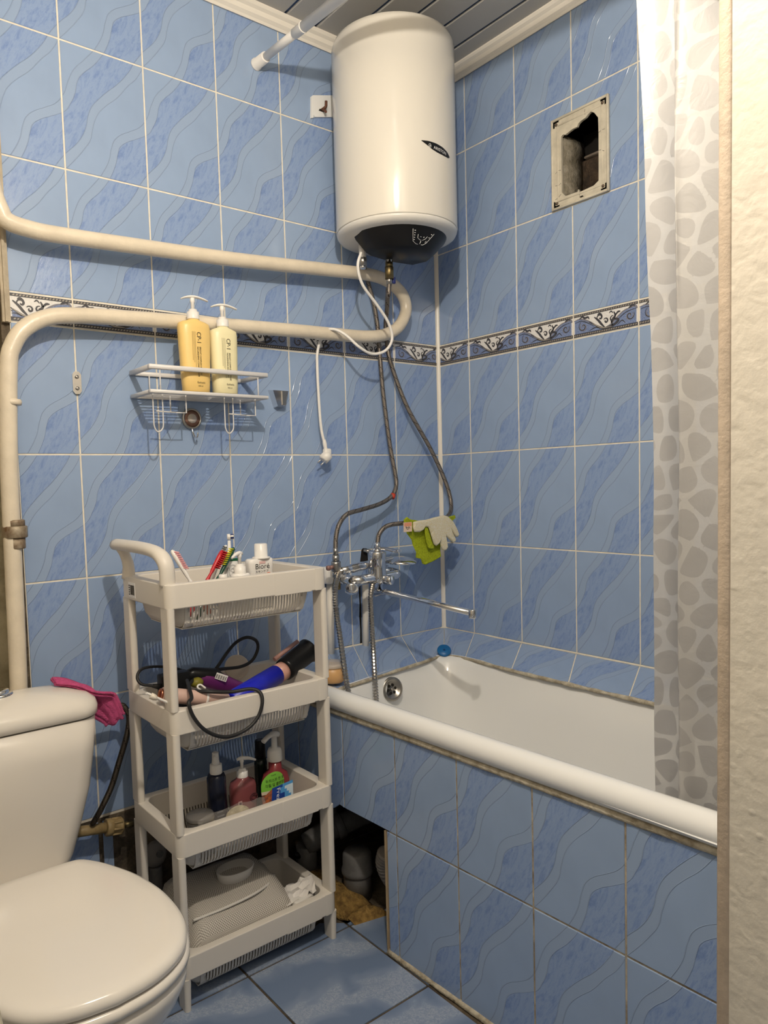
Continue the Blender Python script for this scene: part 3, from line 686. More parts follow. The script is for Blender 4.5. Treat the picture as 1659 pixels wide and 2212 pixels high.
# dark cloth hung over the rod, only its lower corner in view
T = thing('dark_cloth', 'dark purple cloth hanging over the curtain rod at the top edge', 'cloth', (-.70, -1.36, 1.85))
b = MB(T); R = []
for i in range(9):
    y = (-0.725, -1.263, 1.777)[1] - .024 * i; lo = 1.842 - .9 * .024 * min(i, 3) - .1 * .024 * max(0, i - 3) + .004 * math.sin(i * 2)
    R.append([(-.728 + .006 * math.sin(i * 1.3), y, lo), (-.724, y, 2.0), (-.712, y, 2.15), (-.690, y, 2.214), (-.668 + .008, y, 2.235), (-.645, y, 2.214), (-.628, y, 2.15), (-.622, y, 2.0)])
b.loft(R, closed=False); o = b.obj('cloth', mat('plum_cloth', (.035, .02, .045), .9, var=.3, vscale=60, bump=.6, bscale=200), T); md = o.modifiers.new('thick', 'SOLIDIFY'); md.thickness = .004
# ================================================================== water heater
HC = Vector((-.341, -.191, 0)); HR = .1725
heater = thing('water_heater', 'tall white cylindrical water heater with black control panel hung in the tiled corner', 'water heater', (HC.x, HC.y, 1.76))
b = MB(heater); b.lathe([(.0, 2.345), (.13, 2.344), (.158, 2.341), (.1685, 2.334), (HR, 2.322), (HR, 1.828), (.1718, 1.8255), (.166, 1.8255)], HC, 64); b.obj('tank_body', M_HEAT, heater)
b = MB(heater); b.lathe([(.166, 1.828), (.1708, 1.8245), (.1705, 1.820), (.167, 1.8135), (.155, 1.808), (.12, 1.803), (.0, 1.80)], HC, 64); b.obj('bottom_cap', mat('heater_cap_white', (.72, .70, .66), .25), heater)
def hp(az, r, z): a = -PI / 2 + az; return (HC.x + r * math.cos(a), HC.y + r * math.sin(a), z)      # az 0 = front, negative towards the door
def outline(r, k, z, back):
    pts = [hp(a, r, z) for a in [(-k + 2 * k * i / 24) for i in range(25)]]
    return pts
b = MB(heater); K = math.radians(84)
top = outline(.142, K, 1.808, 0); mid = [hp(-K * .985 + 2 * K * .985 * i / 24, .137, 1.799) for i in range(25)]; low = [hp(-K * .93 + 2 * K * .93 * i / 24, .104, 1.766) for i in range(25)]; bot = [hp(-K * .9 + 2 * K * .9 * i / 24, .093, 1.758) for i in range(25)]
cl = lambda R, z, y: R + [(R[-1][0] - .012, HC.y + y, z), (HC.x, HC.y + y + .012, z), (R[0][0] + .012, HC.y + y, z)]
b.loft([cl(top, 1.808, .035), cl(mid, 1.797, .034), cl(low, 1.766, .030), cl(bot, 1.758, .022)], False, True)
panel = b.obj('control_panel', M_BLACK, heater, sharp=40)
def pan(u, v): t = (v * 1.12 + .0195) / .05; r = .148 - .036 * (1 - t) if False else .106 + (.136 - .106) * t; z = 1.7665 + (1.7985 - 1.7665) * t; return Vector(hp(-.12 + u / .125, r + .0008, z - .0012))
b = MB(heater)
def pl(P, w=.0006): b.tube([pan(*p) for p in P], w, 4)
pl([(-.034, .026), (-.030, .006), (-.026, -.008), (-.014, -.015), (-.006, -.016)]); pl([(.006, -.016), (.014, -.015), (.023, -.008), (.034, .022)])
pl([(-.016, .012), (-.014, .002), (-.005, -.003), (.0, -.003)]); pl([(.004, -.003), (.012, .002), (.016, .010)])
pl([(-.007, .006), (-.003, .006)]); pl([(.003, .006), (.007, .006)]); pl([(.005, .008), (.005, .004)]); pl([(0, -.006), (0, -.014)], .0011)
for k in range(5): pl([(-.029 + .001 * k, .022 - .0065 * k), (-.026 + .001 * k, .022 - .0065 * k)], .0011)
for u, v in ((.027, .018), (.024, .008)): pl([(u - .002, v), (u + .002, v)], .0011)
pl([(.019 + .0022 * math.cos(a), -.006 + .003 * math.sin(a)) for a in [k * PI / 4 for k in range(9)]], .0005)
b.obj('panel_print', M_WINK, panel)
def bad(u, v, e=.0008): return hp(u / HR, HR + e, 2.0 + v)
b = MB(heater); P = [(-.052, .012), (-.03, .0135), (-.005, .0125), (.02, .009), (.04, .003), (.052, -.006), (.046, -.011), (.025, -.0115), (.0, -.010), (-.02, -.005), (-.038, .004)]
tp_ = [(-.052, .012), (-.03, .0135), (-.005, .0125), (.02, .009), (.04, .003), (.052, -.006)]; bt_ = [(-.052, .011), (-.038, .004), (-.02, -.005), (.0, -.010), (.025, -.0115), (.046, -.011), (.052, -.007)]
def ev(L, x):
    for p, q in zip(L, L[1:]):
        if p[0] <= x <= q[0]: return p[1] + (q[1] - p[1]) * (x - p[0]) / (q[0] - p[0])
    return L[-1][1]
for i in range(26):
    x0, x1 = -.052 + .004 * i, -.052 + .004 * (i + 1)
    b.poly([bad(x0, ev(bt_, x0), .0008), bad(x1, ev(bt_, x1), .0008), bad(x1, ev(tp_, x1), .0008), bad(x0, ev(tp_, x0), .0008)])
    for L in (tp_, bt_): b.poly([bad(x0, ev(L, x0), .0008), bad(x1, ev(L, x1), .0008), bad(x1, ev(L, x1), -.001), bad(x0, ev(L, x0), -.001)])
badge = b.obj('badge', M_BLACK, heater, label='black leaf-shaped badge with white lettering')
sl = lambda u, v: (u, v - .10 * u)
b = MB(heater); b.text('ARISTON', lambda x, y: bad(*sl(-.015 + x, -.0045 + y), .0014), .0115)
b.tube([bad(*sl(*p), .0014) for p in [(-.030, -.004), (-.0305, .002), (-.027, .0055), (-.0235, .002), (-.024, -.004), (-.030, -.004)]], .0006, 4); b.tube([bad(*sl(*p), .0014) for p in [(-.0275, -.002), (-.0275, .001), (-.0255, .0005), (-.026, -.002)]], .0006, 4)
b.obj('badge_lettering', M_WINK, badge)
n1, n2 = Vector((-0.412, -0.12, 1.775)), Vector((-0.351, -0.165, 1.758))
for q in (n1, n2):
    b = MB(heater); b.cyl((q.x, q.y, 1.801), (q.x, q.y, 1.764 if q is n1 else 1.752), .0105); b.obj('water_outlet', M_WPLA if q is n1 else M_STEEL, heater)
b = MB(heater); b.lathe([(.0125, 0), (.0125, .022), (.011, .023)], (n1.x, n1.y, 1.744), 6); b.obj('hex_nut', M_STEEL, heater)
b = MB(heater); b.lathe([(.0115, -.012), (.0115, .012)], (n2.x, n2.y, 1.745), 6); b.lathe([(.0125, 0), (.0125, .033), (.0105, .035)], (n2.x, n2.y, 1.705), 14); b.obj('safety_valve', M_BRASS, heater)
b = MB(heater); b.rbox((n2.x + .011, n2.y - .004, 1.694), (n2.x + .022, n2.y + .004, 1.712), .002, 1); b.obj('valve_lever', mat('blue_plastic', (.02, .03, .16), .4), heater)
brk = thing('heater_bracket', 'white steel wall bracket with rusty hook left of the water heater', 'bracket', (-.45, 0, 2.2))
b = MB(brk); pr = [(-.494, 2.239), (-.488, 2.244), (-.405, 2.268), (-.405, 2.206), (-.484, 2.184), (-.487, 2.190), (-.490, 2.180), (-.4965, 2.178)]
b.prism(pr, lambda u, v, d: (u, -d, v), .0, .006); b.obj('plate', M_WHITE, brk)
b = MB(brk); b.prism([(-.470, 2.206), (-.466, 2.212), (-.448, 2.216), (-.446, 2.211), (-.452, 2.206)], lambda u, v, d: (u, -d, v), .0055, .0065); b.obj('slot', M_DARK, brk)
b = MB(brk); b.tube([(-.457, .003, 2.212), (-.457, -.022, 2.212), (-.457, -.026, 2.215), (-.457, -.027, 2.228)], .0042, 8); b.tube([(-.457, -.008, 2.212), (-.4575, -.022, 2.202), (-.459, -.027, 2.197)], .0036, 8); b.obj('rusty_hook', mat('rust', (.16, .07, .045), .7, .3), brk)

# ================================================================== heated pipe loop
pipe = thing('heating_pipe', 'thick cream painted heating pipe looping across the blue tiled wall', 'pipe', (-1.37, -.07, 0))
PY = -.055
path = [(-1.376, PY, 2.40), (-1.374, PY, 2.0), (-1.372, PY, 1.80)] + [(-1.354, -0.055, 1.724), (-1.339, -0.055, 1.706), (-1.302, -0.055, 1.699), (-1.244, -0.055, 1.697), (-1.051, -0.055, 1.704), (-0.801, -0.055, 1.715), (-0.503, -0.055, 1.735), (-0.35, -0.055, 1.745), (-0.268, -0.055, 1.738), (-0.209, -0.055, 1.707), (-0.191, -0.055, 1.661), (-0.218, -0.055, 1.609), (-0.274, -0.055, 1.575), (-0.356, -0.055, 1.559), (-0.51, -0.055, 1.553), (-0.666, -0.055, 1.548), (-1.059, -0.055, 1.531), (-1.212, -0.055, 1.521), (-1.273, -0.055, 1.509), (-1.318, -0.055, 1.482), (-1.346, -0.055, 1.442), (-1.358, -0.055, 1.386), (-1.368, -0.055, 1.185), (-1.371, -0.055, 0.981), (-1.375, -0.055, 0.702)] + [(-1.384, PY, .45), (-1.386, PY, .02)]
b = MB(pipe); b.tube(cat_rom(path, 7), .0185, 18); b.obj('pipe', M_PIPE, pipe)
c = Vector((-1.364, -0.055, 1.032))
b = MB(pipe); b.lathe([(.0195, -.036), (.0205, -.034), (.0205, -.012)], c, 16); b.lathe([(.025, -.012), (.0265, -.010), (.0265, .012), (.025, .014)], c, 8); b.lathe([(.0215, .014), (.0215, .026), (.0195, .028)], c, 16)
b.obj('union_nut', mat('rusty_union', (.40, .34, .25), .55, .35, col2=(.17, .10, .05), vscale=40, bump=.6, bscale=90), pipe)
b = MB(pipe); q = Vector((-1.343, -0.055, 1.317)); b.lathe([(.0192, -.006), (.0205, 0), (.0192, .006)], (q.x - .012, q.y, q.z), 16); b.obj('weld_bead', M_PIPE, pipe)

# ================================================================== braided hoses, cable
def make_braid(name, c1, c2, sc=260):
    m, nt, bs = new_mat(name); N = NT(nt); uv = N.n('ShaderNodeUVMap').outputs[0]; sp = N.n('ShaderNodeSeparateXYZ'); nt.links.new(uv, sp.inputs[0])
    a = N.math('MULTIPLY', sp.outputs[0], 6.0); l = N.math('MULTIPLY', sp.outputs[1], sc)
    w1 = N.math('SINE', N.math('MULTIPLY', N.math('ADD', a, l), 6.283)); w2 = N.math('SINE', N.math('MULTIPLY', N.math('SUBTRACT', a, l), 6.283))
    f = N.maprange(N.math('MULTIPLY', w1, w2), -.4, .5)
    st = N.math('MULTIPLY', N.math('GREATER_THAN', N.math('FRACT', N.math('ADD', N.math('MULTIPLY', sp.outputs[1], 32), N.math('MULTIPLY', sp.outputs[0], 2))), .86), N.math('GREATER_THAN', w1, -.2))
    nt.links.new(N.mix(st, N.mix(f, c1, c2), (.02, .012, .01)), bs.inputs['Base Color']); bs.inputs['Metallic'].default_value = .85; bs.inputs['Roughness'].default_value = .36
    nt.links.new(N.bump(f, .5, .0008), bs.inputs['Normal']); return m
M_BRAID = make_braid('steel_braid', (.10, .085, .075), (.42, .37, .32))
M_BRAID_D = make_braid('dull_braid', (.04, .034, .028), (.16, .13, .10))
h1 = thing('braided_hose', 'steel braided hose with red band running down to the left tap valve', 'hose', (n1.x, n1.y, .9), group='braided heater hoses')
P = [(n1.x, n1.y, 1.745), (-0.38, -0.085, 1.76), (-0.351, -0.055, 1.753), (-0.323, -0.028, 1.742), (-0.31, -0.024, 1.712), (-0.298, -0.024, 1.679), (-0.284, -0.024, 1.61), (-0.278, -0.024, 1.526), (-0.271, -0.028, 1.397), (-0.251, -0.03, 1.238), (-0.237, -0.035, 1.15), (-0.237, -0.04, 1.109), (-0.266, -0.05, 1.075), (-0.324, -0.06, 1.053), (-0.409, -0.075, 1.039), (-0.469, -0.085, 1.029), (-0.502, -0.09, 1.002), (-0.517, -0.092, 0.965), (-0.52, -0.092, 0.925)]
b = MB(h1); b.tube(cat_rom(P, 10), .0068, 12); b.obj('braided_sleeve', M_BRAID, h1)
b = MB(h1); b.lathe([(.0078, 0), (.0078, .012)], (n1.x, n1.y, 1.735), 10); b.obj('crimp_ferrule', M_CHROME, h1)
q = Vector((-0.262, -0.05, 1.075)); b = MB(h1); b.lathe([(.0085, -.007), (.0085, .007)], q, 10, (.5, .1, .75)); b.obj('red_band', mat('red_band', (.55, .06, .03), .5), h1)
q1 = Vector(P[-1]); b = MB(h1); b.lathe([(.0078, 0), (.0078, .022)], (q1.x, q1.y, q1.z - .012), 14); b.obj('crimp_ferrule', M_STEEL, h1)
h2 = thing('braided_hose', 'steel braided hose curving past the white corner bead to the mixer top', 'hose', (n2.x, n2.y, .9), group='braided heater hoses')
P2 = [(n2.x, n2.y, 1.70), (n2.x, n2.y + .006, 1.66), (-0.312, -0.112, 1.693), (-0.278, -0.065, 1.648), (-0.252, -0.026, 1.61), (-0.247, -0.024, 1.557), (-0.235, -0.03, 1.485), (-0.182, -0.04, 1.356), (-0.094, -0.05, 1.224), (-0.039, -0.06, 1.116), (-0.03, -0.075, 1.047), (-0.063, -0.1, 1.01), (-0.132, -0.125, 0.994), (-0.221, -0.135, 0.991), (-0.298, -0.136, 0.994), (-0.355, -0.13, 0.989), (-0.382, -0.125, 0.966), (-0.391, -0.125, 0.931)]
b = MB(h2); b.tube(cat_rom(P2, 10), .0068, 12); b.obj('braided_sleeve', M_BRAID, h2)
b = MB(h2); b.lathe([(.0085, 0), (.0085, .02)], (n2.x, n2.y + .001, 1.69), 14); b.obj('crimp_ferrule', M_STEEL, h2)
q2 = Vector(P2[-1]); b = MB(h2); b.lathe([(.0075, 0), (.0075, .024)], (q2.x, q2.y, q2.z - .012), 14); b.obj('crimp_ferrule', M_CHROME, h2)
cb = thing('power_cable', 'white heater power cable hanging over the lower pipe with a loose plug', 'cable', (-0.509, -0.04, 1.194))
P = [(-0.449, -0.16, 1.765), (-0.458, -0.155, 1.727), (-0.439, -0.15, 1.68), (-0.383, -0.142, 1.634), (-0.336, -0.138, 1.587), (-0.321, -0.135, 1.541), (-0.345, -0.13, 1.506), (-0.389, -0.122, 1.495), (-0.435, -0.122, 1.51), (-0.465, -0.105, 1.541), (-0.485, -0.088, 1.558), (-0.499, -0.072, 1.563), (-0.503, -0.05, 1.56), (-0.508, -0.032, 1.537), (-0.522, -0.036, 1.502), (-0.524, -0.035, 1.469), (-0.522, -0.034, 1.383), (-0.517, -0.034, 1.289), (-0.509, -0.036, 1.242)]
b = MB(cb); b.tube(cat_rom(P, 8), .0042, 10); b.obj('cord', M_WPLA, cb)
e0, e1 = Vector((-0.509, -0.036, 1.249)), Vector((-0.502, -0.036, 1.211))
b = MB(cb); b.tube([e0, e0.lerp(e1, .3), e0.lerp(e1, .6), e1], [.0048, .0065, .0055, .0075], 10); b.obj('strain_relief', M_WPLA, cb)
c = Vector((-0.507, -0.038, 1.197)); b = MB(cb); b.lathe([(.008, -.012), (.0165, -.010), (.0175, .004), (.0165, .012), (.010, .016)], c, 6, (.75, -.1, .65)); b.rbox(c + Vector((-.004, -.008, .0)), c + Vector((.018, .010, .026)), .004); pg = b.obj('plug', M_WPLA, cb)
for s_ in (-1, 1): MB(cb).cyl(c + Vector((-.008, -.006 + .007 * s_, -.006 + .004 * s_)), c + Vector((-.026, -.003 + .007 * s_, -.019 + .004 * s_)), .0022, 8).obj('plug_pin', M_CHROME, pg)

# ================================================================== wire shelf and bottles
M_SHELF = mat('shelf_white_paint', (.66, .65, .65), .35)
shelf = thing('wire_shelf', 'white metal bathroom shelf with rail and hooks on the blue wall', 'shelf', (-.905, -.002, 1.35))
X0, X1, YS = -1.070, -.748, -.131
b = MB(shelf)
def ubar(b, z, h, t=.0035):
    b.rbox((X0, YS, z), (X1, YS + t, z + h), .0015, 1); b.rbox((X0, YS + t, z), (X0 + t, -.003, z + h), .0015, 1); b.rbox((X1 - t, YS + t, z), (X1, -.003, z + h), .0015, 1); b.rbox((X0 + t, -.007, z), (X1 - t, -.003, z + h), .0015, 1)
ubar(b, 1.402, .011, .012); b.obj('guard_rail', M_SHELF, shelf)
b = MB(shelf); ubar(b, 1.3455, .0085, .014); b.obj('tray_rim', M_SHELF, shelf)
for k in range(7): y = -.020 - k * .013; MB(shelf).tube([(X0 + .004, y, 1.349), (X1 - .004, y, 1.349)], .0016, 6).obj('tray_wire', M_SHELF, shelf)
for x, y in ((X0 + .028, YS + .006), (X0 + .05, -.006), (X1 - .028, YS + .006), (X1 - .05, -.006), (X1 - .165, -.006)): MB(shelf).tube([(x, y, 1.35), (x, y, 1.404)], .0018, 6).obj('post', M_SHELF, shelf)
def wire(P): MB(shelf).tube(cat_rom(P, 6), .0018, 6).obj('hook', M_SHELF, shelf)
for xa in (-1.052, -.862): wire([(xa, -.10, 1.347), (xa, -.10, 1.29), (xa + .001, -.10, 1.268), (xa + .010, -.10, 1.256), (xa + .022, -.10, 1.266), (xa + .024, -.10, 1.29), (xa + .024, -.10, 1.347)])
for xa in (-.995, -.80):
    MB(shelf).tube([(xa, -.07, 1.347), (xa, -.07, 1.306), (xa, -.10, 1.304), (xa + .028, -.10, 1.304), (xa + .028, -.10, 1.347)], .0018, 6).obj('hook', M_SHELF, shelf)
    MB(shelf).tube([(xa - .05, -.10, 1.306), (xa, -.10, 1.304)], .0018, 6).obj('hook', M_SHELF, shelf)

def oval_ring(cx, cy, z, w, d, n=28, e=2.6):
    out = []
    for i in range(n):
        a = 2 * PI * i / n; c_, s_ = math.cos(a), math.sin(a)
        out.append((cx + w * math.copysign(abs(c_) ** (2 / e), c_), cy + d * math.copysign(abs(s_) ** (2 / e), s_), z))
    return out
def pump_top(T, cx, cy, z, s=1.0, az=0.0, m=None, arm=.038, bow=True):
    m = m or M_WPLA
    b = MB(T); b.lathe([(.0150 * s, 0), (.0152 * s, .001), (.0148 * s, .018 * s), (.0105 * s, .019 * s), (.0100 * s, .024 * s), (.006 * s, .025 * s)], (cx, cy, z), 18); col = b.obj('collar', m, T)
    b = MB(T); b.lathe([(.0042 * s, 0), (.0042 * s, .016 * s), (.0058 * s, .018 * s), (.0055 * s, .028 * s)], (cx, cy, z + .024 * s), 12); b.obj('stem', m, T)
    zt = z + .052 * s; ca, sa = math.cos(az), math.sin(az); P = []
    for i in range(9):
        u = (-.75 if bow else -.35) + (1.75 if bow else 1.35) * i / 8; P.append((cx + ca * u * arm, cy + sa * u * arm, zt + (.003 if bow else 0) - (.009 * max(0, u) ** 2 + (.012 if bow else .02) * min(0, u) ** 2)))
    b = MB(T); b.tube(P, [.0018, .0024, .003, .0034, .0034, .003, .0026, .0024, .0022] if bow else [.0035 * s, .0048 * s, .0055 * s, .0055 * s, .005 * s, .0045 * s, .004 * s, .0034 * s, .003 * s], 10, sx=2.2 if bow else 1.0); b.obj('spout', m, T)
def shampoo(cx, cy, w0, w1, colr, name2, label, prd, z0=1.3545, H=.178):
    T = thing('pump_bottle', label, 'bottle', (cx, cy, z0), group='pump bottles on the wire shelf')
    d = .021; b = MB(T); W = lambda t: w0 + (w1 - w0) * min(1, t / .8) ** .8
    rings = [oval_ring(cx, cy, z0, w0 - .004, d - .004), oval_ring(cx, cy, z0 + .003, w0, d)] + [oval_ring(cx, cy, z0 + H * t, W(t), d) for t in (.2, .4, .6, .8, .9)] + [oval_ring(cx, cy, z0 + H * .955, w1 - .002, d - .001), oval_ring(cx, cy, z0 + H * .985, w1 - .012, d - .006), oval_ring(cx, cy, z0 + H, .016, .015, e=2), oval_ring(cx, cy, z0 + H + .003, .0145, .0145, e=2)]
    b.loft(rings, True, True); body = b.obj('bottle_body', mat(prd, colr, .35), T)
    pump_top(T, cx, cy, z0 + H + .003, 1.02, -.25)
    def f(x, z): t = max(0, (z - z0) / H); dx = max(-.98, min(.98, (x - cx) / W(t))); return (x, cy - d * (1 - abs(dx) ** 2.6) ** (1 / 2.6) - .0009, z)
    b = MB(T); x = cx - .002; zt = z0 + H * .83
    b.text('CP-1', lambda u, v: f(x + v * 1.0, zt - u * .92), .0155); b.text('BRIGHT COMPLEX INTENSE', lambda u, v: f(x + .0055 + v, zt - .036 - u * .9), .0062); b.text(name2, lambda u, v: f(x - .001 + v, zt - .036 - u * .9), .0062)
    for k, (l0, l1) in enumerate(((0, .10), (0, .075), (0, .07))):
        xx = x - .005 - k * .0035; b.tube([Vector(f(xx, zt - l0 - i * (l1 - l0) / 6)) for i in range(7)], .0003, 4)
    b.text('Esthetic', lambda u, v: f(cx - .006 + u, z0 + .022 + v), .0068); b.text('500 ml', lambda u, v: f(cx - .004 + u, z0 + .014 + v), .0048)
    b.obj('label_print', M_INK, body)
shampoo(-.9365, -.0955, .0345, .0415, (.85, .60, .22), 'NOURISHING CONDITIONER', 'golden yellow pump bottle with black lettering, left one on the wire shelf', 'yellow_bottle_plastic')
shampoo(-.8560, -.0955, .0325, .0368, (.84, .77, .48), 'NOURISHING SHAMPOO', 'pale cream pump bottle with black lettering, right one on the wire shelf', 'cream_bottle_plastic', H=.168)

dh = thing('suction_hook', 'round silver and brown suction hook below the wire shelf', 'hook', (-.91, 0, 1.30))
b = MB(dh); b.lathe([(.026, 0), (.0275, .004), (.0265, .010), (.0225, .011), (.0225, .008)], (-.91, -.0005, 1.30), 28, (0, -1, 0)); b.obj('ring', M_STEEL, dh)
b = MB(dh); b.lathe([(.0225, 0), (.0225, .0085), (.012, .009)], (-.91, -.0005, 1.30), 28, (0, -1, 0)); b.obj('disc', mat('rose_brown', (.23, .13, .10), .4, .3), dh)
b = MB(dh); b.lathe([(.0125, .008), (.0125, .0105), (.0, .011)], (-.91, -.0005, 1.30), 20, (0, -1, 0)); b.obj('centre_cap', mat('pale_grey_cap', (.55, .50, .46), .5), dh)
b = MB(dh); b.tube(cat_rom([(-.91, -.006, 1.276), (-.909, -.010, 1.262), (-.908, -.018, 1.250), (-.906, -.028, 1.252), (-.905, -.030, 1.262)], 5), .0024, 8); b.obj('hook', M_CHROME, dh)
ch = thing('adhesive_hook', 'small chrome wedge-shaped holder stuck right of the wire shelf', 'holder', (-.64, 0, 1.362))
b = MB(ch); b.loft([[(-.672, 0, 1.388), (-.612, 0, 1.388), (-.628, 0, 1.338), (-.655, 0, 1.338)], [(-.668, -.022, 1.386), (-.617, -.022, 1.386), (-.630, -.022, 1.342), (-.654, -.022, 1.342)]], True, True, smooth=False); b.obj('body', M_CHROME, ch)
b = MB(ch); b.box((-.640, -.026, 1.346), (-.628, -.0215, 1.384)); b.obj('slot', M_STEEL, ch)
pt = thing('metal_plate', 'small chamfered steel plate with two screws on the tile left of the shelf', 'bracket', (-1.198, 0, 1.375))
b = MB(pt); b.prism([(-1.203, 1.349), (-1.193, 1.349), (-1.188, 1.356), (-1.188, 1.395), (-1.193, 1.402), (-1.203, 1.402), (-1.208, 1.395), (-1.208, 1.356)], lambda u, v, d: (u, -d, v), 0, .006); b.obj('plate', M_CHROME, pt)
for z in (1.389, 1.362): MB(pt).lathe([(.0045, 0), (.0045, .002), (.002, .003)], (-1.198, -.006, z), 10, (0, -1, 0)).obj('screw', M_STEEL, pt)

# ================================================================== mixer tap
mx = thing('bath_mixer', 'chrome bath mixer tap with long swivel spout and lever', 'tap', (-.385, -.01, .80))
cy_ = -.118; xc = -.385; z0 = .835
b = MB(mx); b.tube(cat_rom([(-.465, -.045, z0 + .002), (-.470, -.095, z0), (-.455, cy_, z0), (-.42, cy_, z0 + .001), (-.35, cy_, z0 + .001), (-.315, cy_, z0 + .004), (-.303, -.095, z0 + .006), (-.305, -.045, z0 + .008)], 6), [.0148] * 43, 18); b.obj('body_bar', M_CHROME, mx)
b = MB(mx); b.lathe([(.0, -.038), (.013, -.038), (.0135, -.024), (.020, -.022), (.0255, -.012), (.0262, .006), (.0245, .020), (.0240, .045), (.0258, .048), (.0262, .072), (.0245, .076), (.0, .076)], (xc, cy_, z0 + .004), 28); b.obj('column', M_CHROME, mx)
b = MB(mx); b.lathe([(.0165, 0), (.0165, .006), (.010, .010), (.010, .018)], (xc, cy_, z0 + .079), 20); b.tube(cat_rom([(xc, cy_, z0 + .087), (xc + .012, cy_ - .022, z0 + .088), (xc + .022, cy_ - .055, z0 + .082), (xc + .026, cy_ - .072, z0 + .083)], 5), .0055, 10, sx=1.7); b.obj('lever', M_CHROME, mx)
b = MB(mx); tip = Vector((-.385, -.500, .776)); st = Vector((xc, cy_, z0 - .036)); b.tube([st + Vector((0, 0, .01)), st + Vector((0, 0, -.014))], .0125, 16); b.tube([st + Vector((-.004, .006, -.011)), st.lerp(tip, .1), st.lerp(tip, .5), tip], [.0100, .0088, .0080, .0080], 12, sx=1.25); b.lathe([(.0100, -.013), (.0112, -.011), (.0112, .008), (.0100, .010)], tip, 14); b.obj('spout', M_CHROME, mx)
b = MB(mx); ax = Vector((.25, -1, -.05)); q = Vector((xc + .008, cy_ - .018, z0 - .004)); b.lathe([(.0135, 0), (.0150, .008), (.0150, .026), (.0125, .030), (.0, .031)], q, 12, ax); b.obj('diverter_knob', M_CHROME, mx)
for x in (-.465, -.305):
    b = MB(mx); b.lathe([(.019, 0), (.021, .004), (.021, .016), (.018, .020)], (x, -.062, z0 + (.002 if x < -.4 else .008)), 6, (0, 1, 0)); b.obj('union_nut', M_CHROME, mx)
    b = MB(mx); b.lathe([(.034, 0), (.033, .010), (.024, .022), (.016, .026)], (x, -.002, z0 + (.002 if x < -.4 else .008)), 24, (0, -1, 0)); b.obj('escutcheon', M_CHROME, mx)
    MB(mx).cyl((x, -.001, z0 + .003), (x, -.062, z0 + .003), .011).obj('eccentric', M_STEEL, mx)
b = MB(mx); b.tube(cat_rom([(-.462, -.105, z0 - .006), (-.476, -.122, z0 - .016), (-.484, -.136, z0 - .022)], 4), [.010, .011, .012, .013, .016, .018, .019, .020, .020], 16) if False else b.lathe([(.012, -.03), (.019, -.006), (.0205, .0), (.017, .003), (.0, .004)], (-.484, -.118, z0 - .024), 22, (-.45, -.75, -.45)); b.obj('end_dome', M_CHROME, mx)
MB(mx).cyl((xc, cy_, z0 + .095), (q2.x, q2.y, q2.z - .008), .0095, 6).obj('hose_nut', M_STEEL, mx)
# hand shower lying on its cradle behind the column
hs = thing('hand_shower', 'chrome hand shower resting behind the mixer column', 'shower head', (-.38, -.085, .855))
a0, a1 = Vector((-0.511, -0.104, 0.867)), Vector((-0.3, -0.082, 0.88))
b = MB(hs); b.tube([a0, a0.lerp(a1, .15), a0.lerp(a1, .19), a0.lerp(a1, .2), a0.lerp(a1, .6), a1], [.0105, .0115, .0115, .0135, .0125, .0095], 16); b.obj('handle', M_CHROME, hs)
hc = Vector((-0.269, -0.09, 0.872)); b = MB(hs); b.lathe([(.012, .016), (.034, .011), (.048, .003), (.050, -.001), (.049, -.004), (.0, -.005)], hc, 32, (.02, -.06, 1)); hd = b.obj('spray_head', M_CHROME, hs)
b = MB(hs)
for r, k in ((.012, 6), (.024, 12), (.035, 18)):
    for i in range(k): a = 2 * PI * i / k; b.lathe([(.0014, 0), (.0011, -.003)], hc + Vector((r * math.cos(a), r * math.sin(a), -.004)), 5)
b.obj('nozzles', M_BLACK, hd, kind='stuff')
sh = thing('shower_hose', 'grey corrugated metal shower hose hanging into the tub', 'hose', (-0.64, -0.3, 0.56))
P = [a0 + Vector((.01, 0, .001)), a0 + Vector((-.008, -.002, -.003)), (-0.537, -0.118, 0.846), (-0.553, -0.13, 0.812), (-0.559, -0.14, 0.761), (-0.584, -0.19, 0.693), (-0.627, -0.265, 0.624), (-0.64, -0.3, 0.56), (-0.634, -0.31, 0.493), (-0.601, -0.31, 0.455), (-0.562, -0.3, 0.468), (-0.54, -0.285, 0.51), (-0.522, -0.26, 0.578), (-0.477, -0.2, 0.651), (-0.452, -0.165, 0.722), (-0.433, -0.14, 0.785), (-0.405, -0.118, 0.824)]
cp = cat_rom(P, 40); b = MB(sh); seg = []; acc = 0; last = cp[0]; pts = [cp[0]]
for p in cp[1:]:
    if (p - pts[-1]).length >= .0032: pts.append(p)
b.tube(pts, [.0061 if i % 2 else .0082 for i in range(len(pts))], 10); o = b.obj('corrugated_sleeve', mat('hose_metal', (.40, .38, .35), .3, 1.0), sh)
for p in o.data.polygons: p.use_smooth = False
